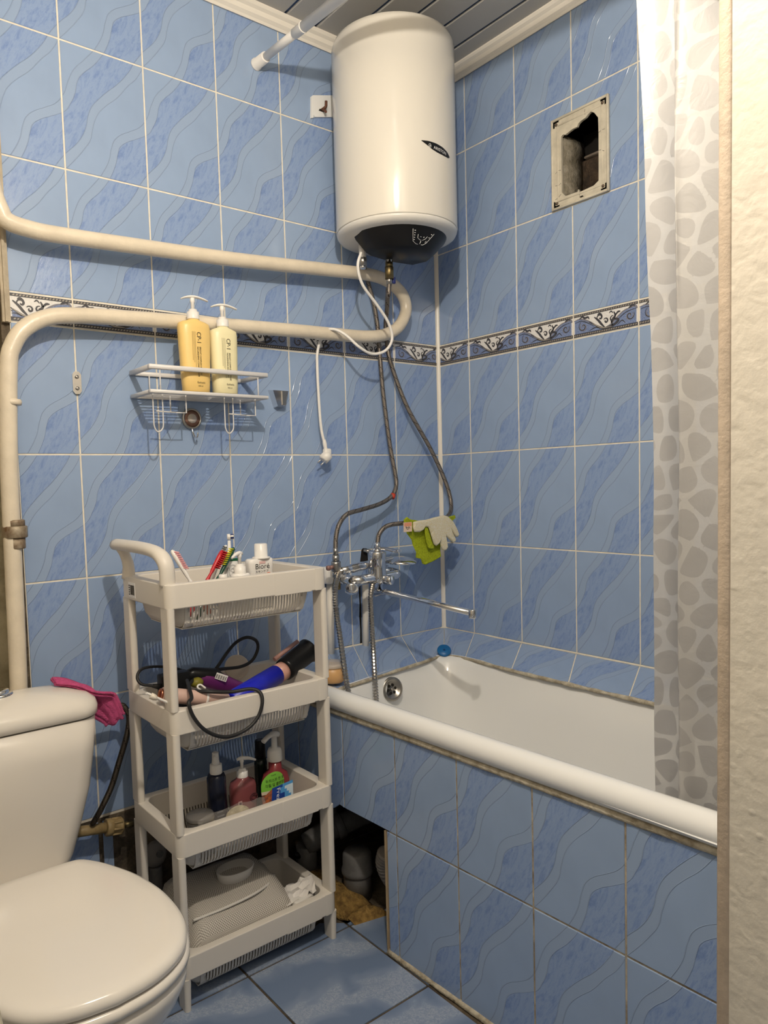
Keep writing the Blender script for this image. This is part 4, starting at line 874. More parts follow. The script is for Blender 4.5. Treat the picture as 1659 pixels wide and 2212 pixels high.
# stop valve, tee and plastic supply pipes
vl = thing('stop_valve', 'small steel ball valve with red lever left of the mixer', 'valve', (q1.x, q1.y, .86))
vx, vy, vz = q1.x, q1.y, q1.z - .012
b = MB(vl); b.lathe([(.011, 0), (.011, -.016), (.0095, -.017)], (vx, vy, vz), 6); b.lathe([(.0135, -.018), (.0145, -.024), (.0145, -.044), (.012, -.048)], (vx, vy, vz), 16); b.lathe([(.0125, -.048), (.0125, -.064)], (vx, vy, vz), 6); b.obj('valve_body', M_STEEL, vl)
b = MB(vl); b.tube([(vx - .01, vy, vz - .034), (vx - .022, vy, vz - .034)], .006, 8); b.rbox((vx - .034, vy - .007, vz - .042), (vx - .020, vy + .006, vz - .028), .003, 1); b.obj('lever', mat('dull_red_steel', (.30, .17, .15), .45, .4), vl)
MB(vl).lathe([(.007, -.062), (.012, -.085), (.012, -.10)], (vx, vy, vz), 12).obj('nipple', M_BRASS, vl)
pv = thing('plastic_water_pipe', 'white plastic water pipe and elbow under the left tap inlet', 'pipe', (-.49, -.02, .58), group='white supply pipes')
b = MB(pv); b.cyl((-.497, -.018, .57), (-.490, -.018, .83), .0115, 14); b.obj('pipe', M_TRIM, pv)
b = MB(pv); b.rbox((-.520, -.045, .822), (-.474, -.002, .872), .008, 2); b.lathe([(.020, 0), (.021, .02), (.019, .03)], (-.482, -.03, .848), 18, (.6, -.8, 0)); b.obj('wall_elbow', M_WPLA, pv)
pv2 = thing('plastic_water_pipe', 'white plastic water pipe in a broken slot under the mixer centre', 'pipe', (-.352, -.012, .58), group='white supply pipes')
b = MB(pv2); b.cyl((-.358, -.012, .57), (-.350, -.012, .82), .0105, 14); b.obj('pipe', M_TRIM, pv2)
b = MB(); b.prism([(-.3695, .615), (-.3675, .66), (-.3695, .70), (-.367, .74), (-.3685, .79), (-.362, .80), (-.362, .615)], lambda u, v, d: (u, -d, v), -.001, .0006); b.box((-.48, -.0006, .612), (-.40, .001, .617)); b.obj('broken_slot', M_DARK, wall_back)
b = MB(); q = Vector((-0.344, 0, 0.903)); b.prism([(q.x - .016, q.z - .03), (q.x - .010, q.z + .004), (q.x - .004, q.z + .012), (q.x + .012, q.z + .01), (q.x + .016, q.z - .03)], lambda u, v, d: (u, -d, v), -.001, .0008); b.obj('broken_gap', M_DARK, wall_back)
b = MB(); b.tube([q + Vector((-.003, -.004, .004)), q + Vector((.010, -.022, .002))], .006, 8); b.obj('pipe_stub', M_STEEL, wall_back)

# ================================================================== gloves on the hose
def puffy(T, name, poly, f, th, m):
    n = len(poly); P = [Vector((x, y)) for x, y in poly]; area = sum(P[i].x * P[(i + 1) % n].y - P[(i + 1) % n].x * P[i].y for i in range(n)); sg = 1 if area > 0 else -1
    def inset(k):
        out = []
        for i in range(n):
            a, c, d = P[i - 1], P[i], P[(i + 1) % n]; d1, d2 = (c - a).normalized(), (d - c).normalized(); n1_, n2_ = Vector((-d1.y, d1.x)) * sg, Vector((-d2.y, d2.x)) * sg
            out.append(c + (n1_ + n2_) * (k / max(.45, 1 + n1_.dot(n2_))))
        return out
    b = MB(T); r0, r1, r2 = P, inset(th * .35), inset(th * .8)
    b.loft([[f(p.x, p.y, -th) for p in r2], [f(p.x, p.y, -th * .6) for p in r1], [f(p.x, p.y, 0) for p in r0], [f(p.x, p.y, th * .6) for p in r1], [f(p.x, p.y, th) for p in r2]], True, True)
    return b.obj(name, m, T)
M_TERRY_W = mat('speckled_terry', (.80, .70, .42), .95, col2=(.90, .87, .76), vscale=330, bump=1, bscale=420, bdist=.004)
M_TERRY_G = mat('lime_terry', (.52, .62, .02), .95, var=.35, vscale=200, bump=1, bscale=420, bdist=.004)
def gl(u, v):                                     # glove outlines drawn at a quarter-millimetre grid
    o_ = Vector((-0.277, -0.152, 1.001)); e_ = Vector((-0.086, -0.152, 0.99)); k_ = (e_.x - o_.x) / 1000; return (o_.x + (u - 400) * k_, o_.z - (v - 280) * k_ * 1.0)
gw = [(410, 300), (540, 282), (680, 280), (860, 250), (1080, 228), (1180, 250), (1300, 340), (1380, 460), (1430, 560), (1400, 605), (1340, 600), (1270, 510), (1200, 410), (1275, 520), (1350, 630), (1340, 680), (1270, 700), (1180, 620), (1110, 560), (1150, 680), (1160, 760), (1110, 815), (1040, 800), (1000, 720), (985, 640), (960, 690), (900, 718), (850, 690), (800, 560), (750, 430), (730, 400), (660, 395), (625, 440), (540, 470), (430, 460), (405, 400)]
T = thing('exfoliating_glove', 'speckled cream terry glove with spread fingers draped over the braided hose', 'glove', (-.16, -.135, .93), group='gloves on the hose')
puffy(T, 'glove', [gl(*p) for p in gw], lambda u, v, d: (u, -.158 - d, v), .0065, M_TERRY_W)
T = thing('exfoliating_glove', 'lime green terry glove hanging folded behind the cream glove', 'glove', (-.17, -.115, .9), group='gloves on the hose')
gg = [(260, 260), (330, 215), (410, 260), (640, 300), (1000, 300), (1240, 265), (1400, 240), (1420, 290), (1330, 350), (1260, 380), (1180, 500), (1250, 720), (1180, 740), (1120, 700), (1100, 800), (1120, 920), (950, 980), (760, 1025), (700, 1000), (670, 920), (560, 890), (570, 800), (500, 680), (480, 600), (370, 490), (330, 420)]
puffy(T, 'glove', [gl(*p) for p in gg], lambda u, v, d: (u, -.1465 + .012 * min(1, max(0, (1.0 - v) / .05)) - d, v), .0045, M_TERRY_G)
gf = [(655, 330), (700, 340), (760, 450), (830, 640), (890, 745), (830, 772), (740, 740), (700, 600)]
puffy(T, 'folded_edge', [gl(*p) for p in gf], lambda u, v, d: (u, -.1525 - d, v), .004, M_TERRY_G)
tg = MB(T); c0 = gl(225, 300); c1 = gl(395, 450); tg.box((c0[0], -.155, c1[1]), (c1[0], -.153, c0[1])); tg.m = 1; tg.box((c0[0] + .002, -.1555, c0[1] - .012), (c1[0] - .002, -.155, c0[1] - .001)); tg.m = 2
cc = gl(300, 385); tg.tube([(cc[0] - .007, -.1558, cc[1] + .003), (cc[0] - .004, -.1558, cc[1] - .003), (cc[0], -.1558, cc[1] - .005), (cc[0] + .004, -.1558, cc[1] - .003), (cc[0] + .006, -.1558, cc[1] + .003), (cc[0], -.1558, cc[1]), (cc[0] - .007, -.1558, cc[1] + .003)], .0006, 4); tg.tube([(cc[0] + .009, -.1558, cc[1] + .002), (cc[0] + .010, -.1558, cc[1] - .004)], .0006, 4)
tg.obj('sewn_tag', [mat('pale_tag', (.75, .58, .46), .7), mat('orange_tag', (.75, .33, .2), .7), M_INK], T)

# ================================================================== things on the tub
T = thing('bath_plug', 'blue rubber bath plug lying in the tub corner', 'plug', (-0.165, -0.165, 0.582))
c = Vector((-0.167, -0.168, 0.586)); ax = Vector((-.45, -.55, .75))
MB(T).lathe([(.013, -.012), (.014, -.002), (.0215, .0), (.022, .003), (.020, .006), (.0, .0065)], c, 24, ax).obj('stopper', mat('blue_rubber', (.01, .13, .36), .4), T)
MB(T).lathe([(.0045, 0), (.003, .001), (.0015, .004)], c + ax.normalized() * .006, 10, ax).obj('chain_eye', mat('navy_rubber', (.01, .06, .2), .4), T)
T = thing('plastic_tub_jar', 'small translucent plastic tub of orange paste at the tub end', 'jar', (-.622, -.20, .5835))
c = Vector((-.622, -.20, .5835)); b = MB(T); b.lathe([(.0, .0), (.030, .0), (.034, .004), (.037, .044), (.0355, .044), (.033, .006), (.0, .004)], c, 24); b.obj('cup', mat('peach_plastic', (.72, .42, .18), .35), T)
b = MB(T); b.lathe([(.039, .042), (.0395, .046), (.038, .052), (.034, .053), (.0, .052)], c, 24); b.obj('lid', mat('clear_lid', (.75, .68, .6), .2, alpha=.55), T)
# ================================================================== storage cart
CX, CY = -.955, -.2475
cart = thing('storage_cart', 'beige plastic four-tier storage cart with handle between toilet and tub', 'cart', (CX, CY, 0))
HX, HY = .202, .1305
ZT = [.921, .655, .390, .122]
def ring3(hx, hy, r, z, n=5): return [(CX + x, CY + y, z) for x, y in rrect(hx, hy, r, n)]
def open_end(sx, hx, hy, r, z, xc=.150):
    P = [(x, y) for x, y in rrect(hx, hy, r, 5)]
    right = [p for p in P if p[0] > 0]; right.sort(key=lambda p: math.atan2(p[1], p[0] - (hx - r) + .02))
    right = [(xc, -hy)] + right + [(xc, hy)]
    return [(CX + sx * x, CY + y, z) for x, y in right]
for ti, zt in enumerate(ZT):
    b = MB(cart)
    b.loft([ring3(HX - .024, HY - .020, .03, zt - .003), ring3(HX - .022, HY - .018, .032, zt), ring3(HX - .003, HY - .003, .017, zt), ring3(HX, HY, .019, zt - .003), ring3(HX, HY, .019, zt - .049), ring3(HX - .002, HY - .002, .018, zt - .052), ring3(HX - .006, HY - .006, .016, zt - .052), ring3(HX - .006, HY - .006, .016, zt - .006)])
    b.rbox((CX + .055, CY - HY - .0007, zt - .0528), (CX + .155, CY - HY + .003, zt - .001), .0012, 1); b.rbox((CX + .166, CY - HY - .0006, zt - .0525), (CX + .185, CY - HY + .003, zt - .0), .0012, 1)
    tray = b.obj('tray_frame', M_PLASTIC, cart, sharp=60, wn=True)
    b = MB(cart); zb = zt - .104
    prof = [(HX - .024, HY - .020, .030, zt - .003), (HX - .026, HY - .022, .030, zt - .03), (HX - .028, HY - .025, .03, zt - .056)]
    b.loft([ring3(*p) for p in prof])
    for sx in (-1, 1): b.loft([open_end(sx, *p) for p in ((HX - .028, HY - .025, .03, zt - .056), (HX - .034, HY - .029, .03, zt - .085), (HX - .042, HY - .036, .03, zt - .098), (HX - .056, HY - .05, .02, zb))], closed=False)
    b.box((CX - HX + .05, CY - HY + .045, zb - .001), (CX + HX - .05, CY + HY - .045, zb + .001))
    bk = b.obj('basket', M_PLASTIC, tray)
    b = MB(cart)
    for sy in (-1, 1):
        for k in range(40):
            x = CX - .150 + k * .0077
            P = [(HY - .025, zt - .055), (HY - .0275, zt - .075), (HY - .031, zt - .090), (HY - .038, zt - .099), (HY - .052, zb)]
            b.loft([[(x - .0021, CY + sy * y, z), (x + .0021, CY + sy * y, z), (x + .0021, CY + sy * (y - .002), z + .0005), (x - .0021, CY + sy * (y - .002), z + .0005)] for y, z in P], True, True, smooth=False)
    b.obj('basket_ribs', M_PLASTIC, tray, kind='stuff')
    zlo = ZT[ti + 1] - .001 if ti < 3 else .0
    for sx in (-1, 1):
        for sy in (-1, 1):
            cx, cy = CX + sx * (HX - .0095), CY + sy * (HY - .0225)
            b = MB(cart); k0 = .85 if ti == 3 else 1.0
            b.loft([[(cx + x * k0, cy + y * k0, zlo) for x, y in rrect(.0085, .0215, .007, 4)], [(cx + x, cy + y, zt - .05) for x, y in rrect(.0085, .0215, .007, 4)]], True, True); b.obj('leg', M_PLASTIC, cart, sharp=60, wn=True)
b = MB(cart); P = [(-1.1435, -.352, .915), (-1.1435, -.353, .945), (-1.145, -.348, .965), (-1.148, -.33, .980), (-1.152, -.30, .988), (-1.156, -.24, .992), (-1.160, -.17, .993), (-1.162, -.112, .993)]
b.tube(cat_rom(P, 5), [.0165] * 16 + [.0155] * 20, 16, sx=.85); P = [(-1.158, -.135, .988), (-1.152, -.138, .970), (-1.146, -.140, .945), (-1.1455, -.137, .915)]; b.tube(cat_rom(P, 5), [.014, .0135, .013, .0125, .012, .012, .012, .012, .0125, .013, .013, .0135, .014, .0145, .015, .016], 14, sx=.9); b.obj('handle', M_PLASTIC, cart)
b = MB(cart); xs = CX - HX - .0006; b.box((xs, -.205, .876), (xs + .0008, -.165, .910)); b.m = 1
for k, w in enumerate((1, 2, 1, 1, 3, 1, 2, 1, 2, 1, 1)): b.box((xs - .0004, -.200 + k * .0022, .882), (xs, -.200 + k * .0022 + .0005 * w, .904))
for k in range(5): b.box((xs - .0004, -.174, .881 + k * .005), (xs, -.168, .884 + k * .005))
b.obj('barcode_sticker', [M_WPLA, M_INK], cart, label='white barcode sticker')
F1, F2, F3, F4 = [z - .102 for z in ZT]

# ---------------- top tray: brushes, tube, bottles
def brush(label, base, tip, hc, bc, side, name='toothbrush', group='toothbrushes in the top tray', neck=.72, hw=.0055, bl=.011):
    base, tip = Vector(base), Vector(tip); T = thing(name, label, 'toothbrush', base, group=group); d = tip - base; side = Vector(side).normalized()
    b = MB(T); ps = [base + d * t for t in (0, .1, .3, .55, neck, neck + .04, .9, .98, 1)]; b.tube(ps, [.003, .0055, .006, .0048, .003, .0045, .006, .005, .002], 10); b.obj('handle', hc, T)
    b = MB(T); L = d.length; dn = d.normalized(); w = dn.cross(side).normalized()
    for i in range(9):
        for j in range(3):
            p = base + d * (.76 + .22 * i / 8) + w * (j - 1) * .0032 + side * .003; q = p + side * (bl + .001 * ((i + j) % 2)); b.tube([p, q], .00135, 5)
    b.obj('bristles', bc, T, kind='stuff')
    return T
M_RED = mat('red_plastic', (.52, .02, .03), .35); M_GRN = mat('dark_green_plastic', (.01, .07, .045), .35); M_YEL = mat('yellow_bristle', (.75, .72, .03), .6); M_SAL = mat('salmon_plastic', (.75, .27, .18), .4); M_PNKB = mat('pink_bristle', (.78, .38, .40), .6); M_GREYB = mat('grey_bristle', (.10, .10, .10), .6)
def lowpt(a, t, f=F1): a, t = Vector(a), Vector(t); k = (a.z - f - .006) / (t.z - a.z); return a + (a - t) * k
a, t = Vector((-1.016, -0.275, 0.907)), Vector((-0.967, -0.262, 0.972)); brush('red toothbrush leaning in the top tray of the cart', lowpt(a, t), t, M_RED, M_RED, (.5, -.8, -.2), neck=.66)
a, t = Vector((-0.991, -0.245, 0.901)), Vector((-0.938, -0.225, 0.98)); brush('white toothbrush with black bristles behind the red one', lowpt(a, t), t, M_WPLA, M_GREYB, (-.6, -.7, 0), neck=.7)
a, t = Vector((-0.989, -0.27, 0.903)), Vector((-0.931, -0.25, 0.975)); brush('dark green toothbrush with yellow bristles in the top tray', lowpt(a, t), t, M_GRN, M_YEL, (-.85, -.5, .1), neck=.62)
a, t = Vector((-1.071, -0.31, 0.912)), Vector((-1.104, -0.29, 0.985)); T = brush('white and salmon toothbrush with pink bristles behind the cart handle', lowpt(a, t), t, M_WPLA, M_PNKB, (.75, -.5, -.2), neck=.6); lo = lowpt(a, t); b = MB(T); b.tube([lo.lerp(t, .1), lo.lerp(t, .3), lo.lerp(t, .55)], [.0062, .0066, .005], 10); b.obj('grip', M_SAL, T)
a, t = Vector((-0.919, -0.2, 0.907)), Vector((-0.914, -0.195, 0.988)); T = thing('electric_brush_head', 'white electric toothbrush with a round navy and white bristle head', 'toothbrush', lowpt(a, t))
b = MB(T); lo = lowpt(a, t); b.tube([lo, lo.lerp(t, .35), lo.lerp(t, .5), lo.lerp(t, .54), t], [.012, .012, .010, .0048, .0038], 12); b.obj('handle', M_WPLA, T)
b = MB(T); hcx = Vector((-0.912, -0.195, 0.997)); b.lathe([(.0075, -.006), (.0078, 0), (.006, .002)], hcx, 14, (.85, -.5, .05)); b.obj('head', M_WPLA, T)
b = MB(T); b.m = 0
for k in range(14):
    aa = 2 * PI * k / 14; b.m = 0 if (k // 2) % 2 else 1; q = Vector((0, 0, 1)).rotation_difference(Vector((.85, -.5, .05)).normalized()); c = hcx + q @ Vector((.0052 * math.cos(aa), .0052 * math.sin(aa), .002)); b.tube([c, c + Vector((.85, -.5, .05)) * .008], .0014, 5)
b.m = 1; b.tube([hcx, hcx + Vector((.85, -.5, .05)) * .009], .003, 8)
b.obj('bristles', [mat('navy_bristle', (.01, .03, .16), .6), M_WPLA], T, kind='stuff')
T = thing('toothpaste_tube', 'white toothpaste tube with dark green crimped end in the top tray', 'tube', (-.928, -.24, F1)); c = Vector((-0.934, -0.235, 0.894)); zt_ = Vector((-0.932, -0.235, 0.948)).z
b = MB(T); b.loft([oval_ring(c.x, c.y, F1 + .002, .014, .014, e=2), oval_ring(c.x, c.y, F1 + .06, .0165, .011, e=2), oval_ring(c.x + .001, c.y, zt_ - .006, .018, .002)], True, True); tb = b.obj('tube_body', M_WPLA, T)
b = MB(T); b.rbox((c.x - .0165, c.y - .0022, zt_ - .007), (c.x + .0195, c.y + .0022, zt_), .0008, 1); b.obj('crimp', mat('green_crimp', (.01, .12, .05), .4), T)
b = MB(T); ff = lambda u, v: (c.x + u, c.y - .0105 + max(0, (v - (F1 + .06))) * .13, v); b.tube([ff(.004 + .009 * math.cos(q), zt_ - .024 + .009 * math.sin(q)) for q in [k * PI / 8 for k in range(17)]], .0004, 4)
b.tube([ff(.004 + .0065 * math.cos(q), zt_ - .024 + .0065 * math.sin(q)) for q in [k * PI / 8 for k in range(17)]], .0003, 4); b.text('AP', lambda u, v: ff(u - .001, zt_ - .027 + v), .008)
for k in range(3): b.tube([ff(-.006 - k * .003, zt_ - .02), ff(-.006 - k * .003, zt_ - .05)], .0005, 4)
b.obj('print', M_INK, tb)
T = thing('pump_bottle', 'short white pump bottle with black print in the top tray', 'bottle', (-.93, -.29, F1)); c = Vector((-0.939, -0.29, 0.903)); zc = Vector((-0.939, -0.29, 0.917)).z
b = MB(T); b.lathe([(.020, 0), (.0235, .003), (.0235, zc - F1 - .004), (.021, zc - F1), (.015, zc - F1 + .001)], (c.x, c.y, F1), 24); bb_ = b.obj('bottle_body', M_WPLA, T); pump_top(T, c.x, c.y, zc, .92, PI + .45, arm=.030, bow=False)
b = MB(T); b.text('SUO', lambda u, v: (c.x + .0235 * math.sin(u / .0235 - .05), c.y - .0240 * math.cos(u / .0235 - .05), zc - .0135 + v), .0105); b.obj('label_print', M_INK, bb_)
T = thing('cosmetic_bottle', 'white flat bottle with domed cap and black lettering in the top tray', 'bottle', (-.845, -.225, F1)); c = Vector((-0.85, -0.225, 0.89)); zs = Vector((-0.848, -0.225, 0.941)).z; zk = Vector((-0.841, -0.225, 0.977)).z
b = MB(T); b.loft([oval_ring(c.x, c.y, F1 + .001, .030, .015, e=4), oval_ring(c.x, c.y, zs - .012, .0345, .016, e=4), oval_ring(c.x, c.y, zs - .003, .0345, .0155, e=4), oval_ring(c.x, c.y, zs, .031, .013, e=4)], True, True); bb_ = b.obj('bottle_body', M_WPLA, T)
b = MB(T); cc = (c.x + .006, c.y, zs); b.lathe([(.022, -.001), (.022, .003), (.0165, .0045), (.0160, zk - zs - .002), (.0145, zk - zs)], cc, 24); b.obj('cap', M_WPLA, T)
fb = lambda u, v: (c.x + u, c.y - .0165, v)
b = MB(T); b.text('Bioré', lambda u, v: fb(u - .021, zs - .0245 + v), .0185); b.text('スキンケア', lambda u, v: fb(u - .021, zs - .0335 + v), .0075); b.text('洗顔料', lambda u, v: fb(u - .013, zs - .043 + v), .0075); b.obj('lettering', M_INK, bb_)
b = MB(T); b.lathe([(.0095, 0), (.0095, .0006)], fb(.016, zs - .044), 20, (0, -1, 0)); b.m = 1; b.box((c.x - .009, c.y - .0171, zs - .012), (c.x + .008, c.y - .0165, zs - .006)); b.m = 2; b.text('SAF', lambda u, v: (c.x + .0095 + u, c.y - .0174, zs - .047 + v), .0065); b.obj('label_spots', [mat('orange_dot', (.80, .20, .09), .5), mat('pale_pink', (.75, .50, .48), .5), M_WINK], bb_)
T = thing('small_jar', 'small white capped bottle at the front of the top tray', 'bottle', (-0.996, -0.315, 0.901)); c = Vector((-0.996, -0.315, 0.901)); zc = Vector((-0.995, -0.315, 0.923)).z
MB(T).lathe([(.010, F1 - c.z), (.012, F1 - c.z + .002), (.012, zc - c.z - .016)], c, 16).obj('bottle_body', M_WPLA, T); MB(T).lathe([(.0095, zc - c.z - .017), (.0095, zc - c.z - .001), (.008, zc - c.z)], c, 16).obj('cap', M_WPLA, T)

# ---------------- second tray: styler, dryer, shaver, cables
T = thing('hot_air_styler', 'blue and pink cylindrical hot air styler with black nozzle lying across the second tray', 'hair styler', (-.86, -.27, F2))
A = Vector((-0.989, -0.318, 0.63)); Bv = Vector((-0.835, -0.262, 0.653)); Cv = Vector((-0.802, -0.255, 0.663)); Dv = Vector((-0.729, -0.235, 0.692)); ax = (Bv - A).normalized()
A = A - ax * .004
b = MB(T); b.tube([A, A + ax * .002, Bv], [.020, .0245, .0245], 24); b.obj('blue_sleeve', mat('royal_blue', (.012, .018, .50), .35), T)
b = MB(T); M_ROSE = mat('rose_plastic', (.62, .34, .27), .35); b.tube([Bv - ax * .002, Bv + ax * .034], .0236, 24); b.obj('pink_barrel', M_ROSE, T)
e0 = Bv + ax * .030; axn = (Vector((-0.699, -0.228, 0.696)) - e0).normalized(); e1 = e0 + axn * .098
b = MB(T); b.tube([e0 - ax * .002, e0, e0 + axn * .012, e1 - axn * .010, e1 - axn * .004, e1, e1 - axn * .003], [.022, .0275, .0285, .0295, .0325, .033, .026], 26); b.obj('black_nozzle', M_BLACK, T)
up = ax.cross(Vector((.5, .8, 0))).normalized(); up = up if up.z > 0 else -up
b = MB(T); s0 = e0 - ax * .008 + up * .030 + Vector((-.012, 0, .004)); s1 = s0 + axn * .088; b.tube([s0, s1], .0055, 10); b.obj('side_clip', mat('dusty_rose', (.35, .19, .16), .45), T)
b = MB(T); b.tube([A + ax * .10 + Vector((.02, -.02, -.012)), A + ax * .103 + Vector((.0205, -.0205, -.0125))], .002, 8); b.obj('switch_dot', M_CHROME, T)
T = thing('hair_trimmer', 'rose cylindrical shaver with copper end at the front of the second tray', 'shaver', (-1.06, -.32, F2))
p0, p1 = Vector((-1.152, -0.315, 0.68)), Vector((-1.004, -0.325, 0.638)); p0.z += .0; ax2 = (p1 - p0).normalized()
b = MB(T); b.tube([p0, p0 + ax2 * .003, p0 + ax2 * .08, p1], [.014, .0165, .0165, .0155], 20); b.obj('body', mat('blush_plastic', (.66, .45, .38), .35), T)
b = MB(T); b.lathe([(.0125, 0), (.0125, .004), (.010, .0045), (.0095, .001)], p0, 20, -ax2); b.obj('copper_ring', mat('copper', (.55, .22, .13), .25, 1.0), T)
q = p0 + ax2 * .098; MB(T).lathe([(.0175, 0), (.018, .001), (.018, .004), (.0175, .005)], q, 20, ax2).obj('white_band', M_WPLA, T)
b = MB(T); b.tube(cat_rom([q + Vector((0, .0, .014)), q + Vector((-.012, .004, .026)), q + Vector((-.004, .008, .030)), q + Vector((.008, .006, .020))], 6), .0022, 8); b.obj('wrist_loop', M_WPLA, T)
T = thing('usb_cable', 'short white charging cable with plug at the left front of the second tray', 'cable', (-1.176, -0.35, 0.685))
P = [(-1.199, -0.35, 0.698), (-1.19, -0.35, 0.693), (-1.18, -0.352, 0.686), (-1.165, -0.352, 0.676), (-1.144, -0.35, 0.662)]
b = MB(T); b.tube(cat_rom([Vector(p) + Vector((0, 0, .002)) for p in P], 6), .0027, 8); b.obj('cord', M_WPLA, T); u0, u1 = Vector(P[1]), Vector(P[2]); b = MB(T); b.tube([u0, u0.lerp(u1, .7), u1 + (u1 - u0) * .3], [.0065, .0068, .004], 4); b.obj('connector', mat('cream_plastic', (.78, .72, .62), .4), T)
T = DRYER = thing('hair_dryer', 'dark purple and black hair dryer with looping black cord in the second tray', 'hair dryer', (-.99, -.23, F2))
d0, d1, d2, d3 = Vector((-1.04, -0.225, 0.68)), Vector((-0.996, -0.23, 0.666)), Vector((-0.944, -0.235, 0.639)), Vector((-0.907, -0.235, 0.624))
M_PURP = mat('metallic_purple', (.16, .025, .15), .3, .3)
b = MB(T); b.tube(cat_rom([d0 + Vector((0, 0, .0)), d1, d2, d3], 5), [.014, .017, .019, .021, .022, .023, .023, .023, .022, .021, .02, .019, .018, .017, .016, .012], 16, sx=.9); b.obj('handle', M_PURP, T)
b = MB(T); b.tube([d0 + Vector((-.02, 0, .004)), d0 + Vector((0, 0, .006)), d1 + Vector((.008, 0, .007)), d2 + Vector((-.01, -.004, .006))], [.010, .0165, .0195, .014], 16); b.obj('black_grip', M_BLACK, T)
b = MB(T); cc = Vector((-0.981, -0.257, 0.674)); mt = Matrix.Translation(cc) @ Matrix.Rotation(-.35, 4, 'Z') @ Matrix.Rotation(.42, 4, 'Y'); b.box((-.014, -.001, -.0075), (.014, 0, .0075), mt); b.m = 1
for k in range(9): b.box((-.0125 + k * .0028, -.0014, -.006), (-.0125 + k * .0028 + (.0008 if k % 2 else .0016), -.001, .004), mt)
b.obj('rating_label', [M_WPLA, M_INK], T)
b = MB(T); b.sphere((-1.038, -0.245, 0.67), (.016, .014, .012)); b.obj('yellow_tag', mat('olive_yellow', (.22, .19, .02), .5), T)
T = thing('power_adapter', 'black power adapter block at the left of the second tray', 'adapter', (-1.07, -.2, F2)); c = Vector((-1.082, -0.22, 0.673))
b = MB(T); b.rbox((c.x - .035, c.y - .018, F2 + .035), (c.x + .035, c.y + .018, c.z + .024), .005, 2); b.obj('block', M_BLACK, T)
P = [(-1.113, -0.225, 0.67), (-1.135, -0.225, 0.677), (-1.159, -0.22, 0.685), (-1.164, -0.21, 0.7), (-1.149, -0.2, 0.713), (-1.114, -0.19, 0.711), (-1.065, -0.18, 0.697), (-1.032, -0.175, 0.68), (-1, -0.165, 0.661)]
b = MB(T); b.tube(cat_rom(P, 7), .0034, 8); b.obj('lead', M_RUBBER, T); MB(T).tube([P[0], P[1]], [.0075, .0045], 10).obj('strain_relief', M_RUBBER, T)
T = DRYER
P = [(-0.999, -0.23, 0.673), (-0.971, -0.22, 0.691), (-0.94, -0.21, 0.717), (-0.909, -0.2, 0.736), (-0.879, -0.2, 0.744), (-0.853, -0.2, 0.732), (-0.849, -0.2, 0.71), (-0.866, -0.2, 0.684), (-0.901, -0.205, 0.675), (-0.957, -0.215, 0.681), (-1.002, -0.22, 0.683), (-1.052, -0.25, 0.676), (-1.083, -0.3, 0.673), (-1.056, -0.34, 0.672), (-1.006, -0.352, 0.664), (-0.966, -0.365, 0.665), (-0.949, -0.378, 0.657), (-0.949, -0.388, 0.637), (-0.962, -0.39, 0.607), (-0.99, -0.39, 0.586), (-1.03, -0.39, 0.579), (-1.062, -0.39, 0.587), (-1.094, -0.39, 0.61), (-1.115, -0.388, 0.641), (-1.123, -0.386, 0.67), (-1.109, -0.37, 0.675), (-1.101, -0.345, 0.686), (-1.082, -0.29, 0.692)]
b = MB(T); b.tube(cat_rom(P, 8), .0041, 10); b.obj('power_cord', M_RUBBER, T, label='thick black cord looping up and over the tray edge'); b = MB(T); b.tube([P[0], Vector(P[0]) + Vector((-.012, 0, -.004))], [.006, .009], 10); b.obj('strain_relief', M_RUBBER, T)
T = thing('round_sponge', 'pale round disc leaning at the back of the second tray', 'disc', (-0.88, -0.145, 0.66)); c = Vector((-0.883, -0.15, 0.661))
MB(T).lathe([(.028, -.005), (.031, -.003), (.031, .003), (.028, .006), (.0, .007)], c, 26, (-.4, -1, .25)).obj('disc', mat('pale_beige', (.62, .55, .46), .6), T)

# ---------------- third tray: bottles, packet
def base_at(px, py, y): return None
M_PINK = mat('pink_liquid', (.24, .07, .075), .12, spec=.6); M_NAVY = mat('dark_navy_bottle', (.010, .013, .028), .2); M_DGRN = mat('dark_bottle_green', (.006, .012, .010), .2)
T = thing('spray_bottle', 'dark navy spray bottle with white nozzle in the third tray', 'bottle', (-1.0, -.245, F3)); c = Vector((-0.999, -0.245, 0.411)); zk = Vector((-0.997, -0.245, 0.446)).z
b = MB(T); b.lathe([(.020, 0), (.0225, .003), (.0225, zk - F3 - .012), (.019, zk - F3 - .003), (.012, zk - F3)], (c.x, c.y, F3), 24); bo = b.obj('bottle_body', M_NAVY, T)
b = MB(T); b.lathe([(.0145, -.001), (.0148, .0), (.0142, .020), (.0105, .0215)], (c.x, c.y, zk), 20); b.obj('collar', M_WPLA, T)
b = MB(T); b.lathe([(.0105, .020), (.0085, .030), (.0078, .048), (.0065, .0495)], (c.x, c.y, zk), 16); b.cyl((c.x - .004, c.y - .005, zk + .041), (c.x - .006, c.y - .0085, zk + .041), .0022, 8); b.obj('nozzle', M_WPLA, T)
b = MB(T)
for k in range(5): b.box((c.x - .012, c.y - .0232, F3 + .03 + k * .010), (c.x - .012 + .018 - .003 * (k % 3), c.y - .0225, F3 + .033 + k * .010))
b.obj('label_print', mat('grey_print', (.14, .15, .18), .5), bo)
def soap_bottle(label, px, y, pyk, w, d, capm, pump_s, cap_h, group=None, az=0.5, neck=False):
    c = Vector((0, 0, 0)); return None
T = thing('pump_bottle', 'pink soap bottle with small white pump in the middle of the third tray', 'bottle', (-.93, -.25, F3)); c = Vector((-0.933, -0.25, 0.394)); zk = Vector((-0.932, -0.25, 0.418)).z
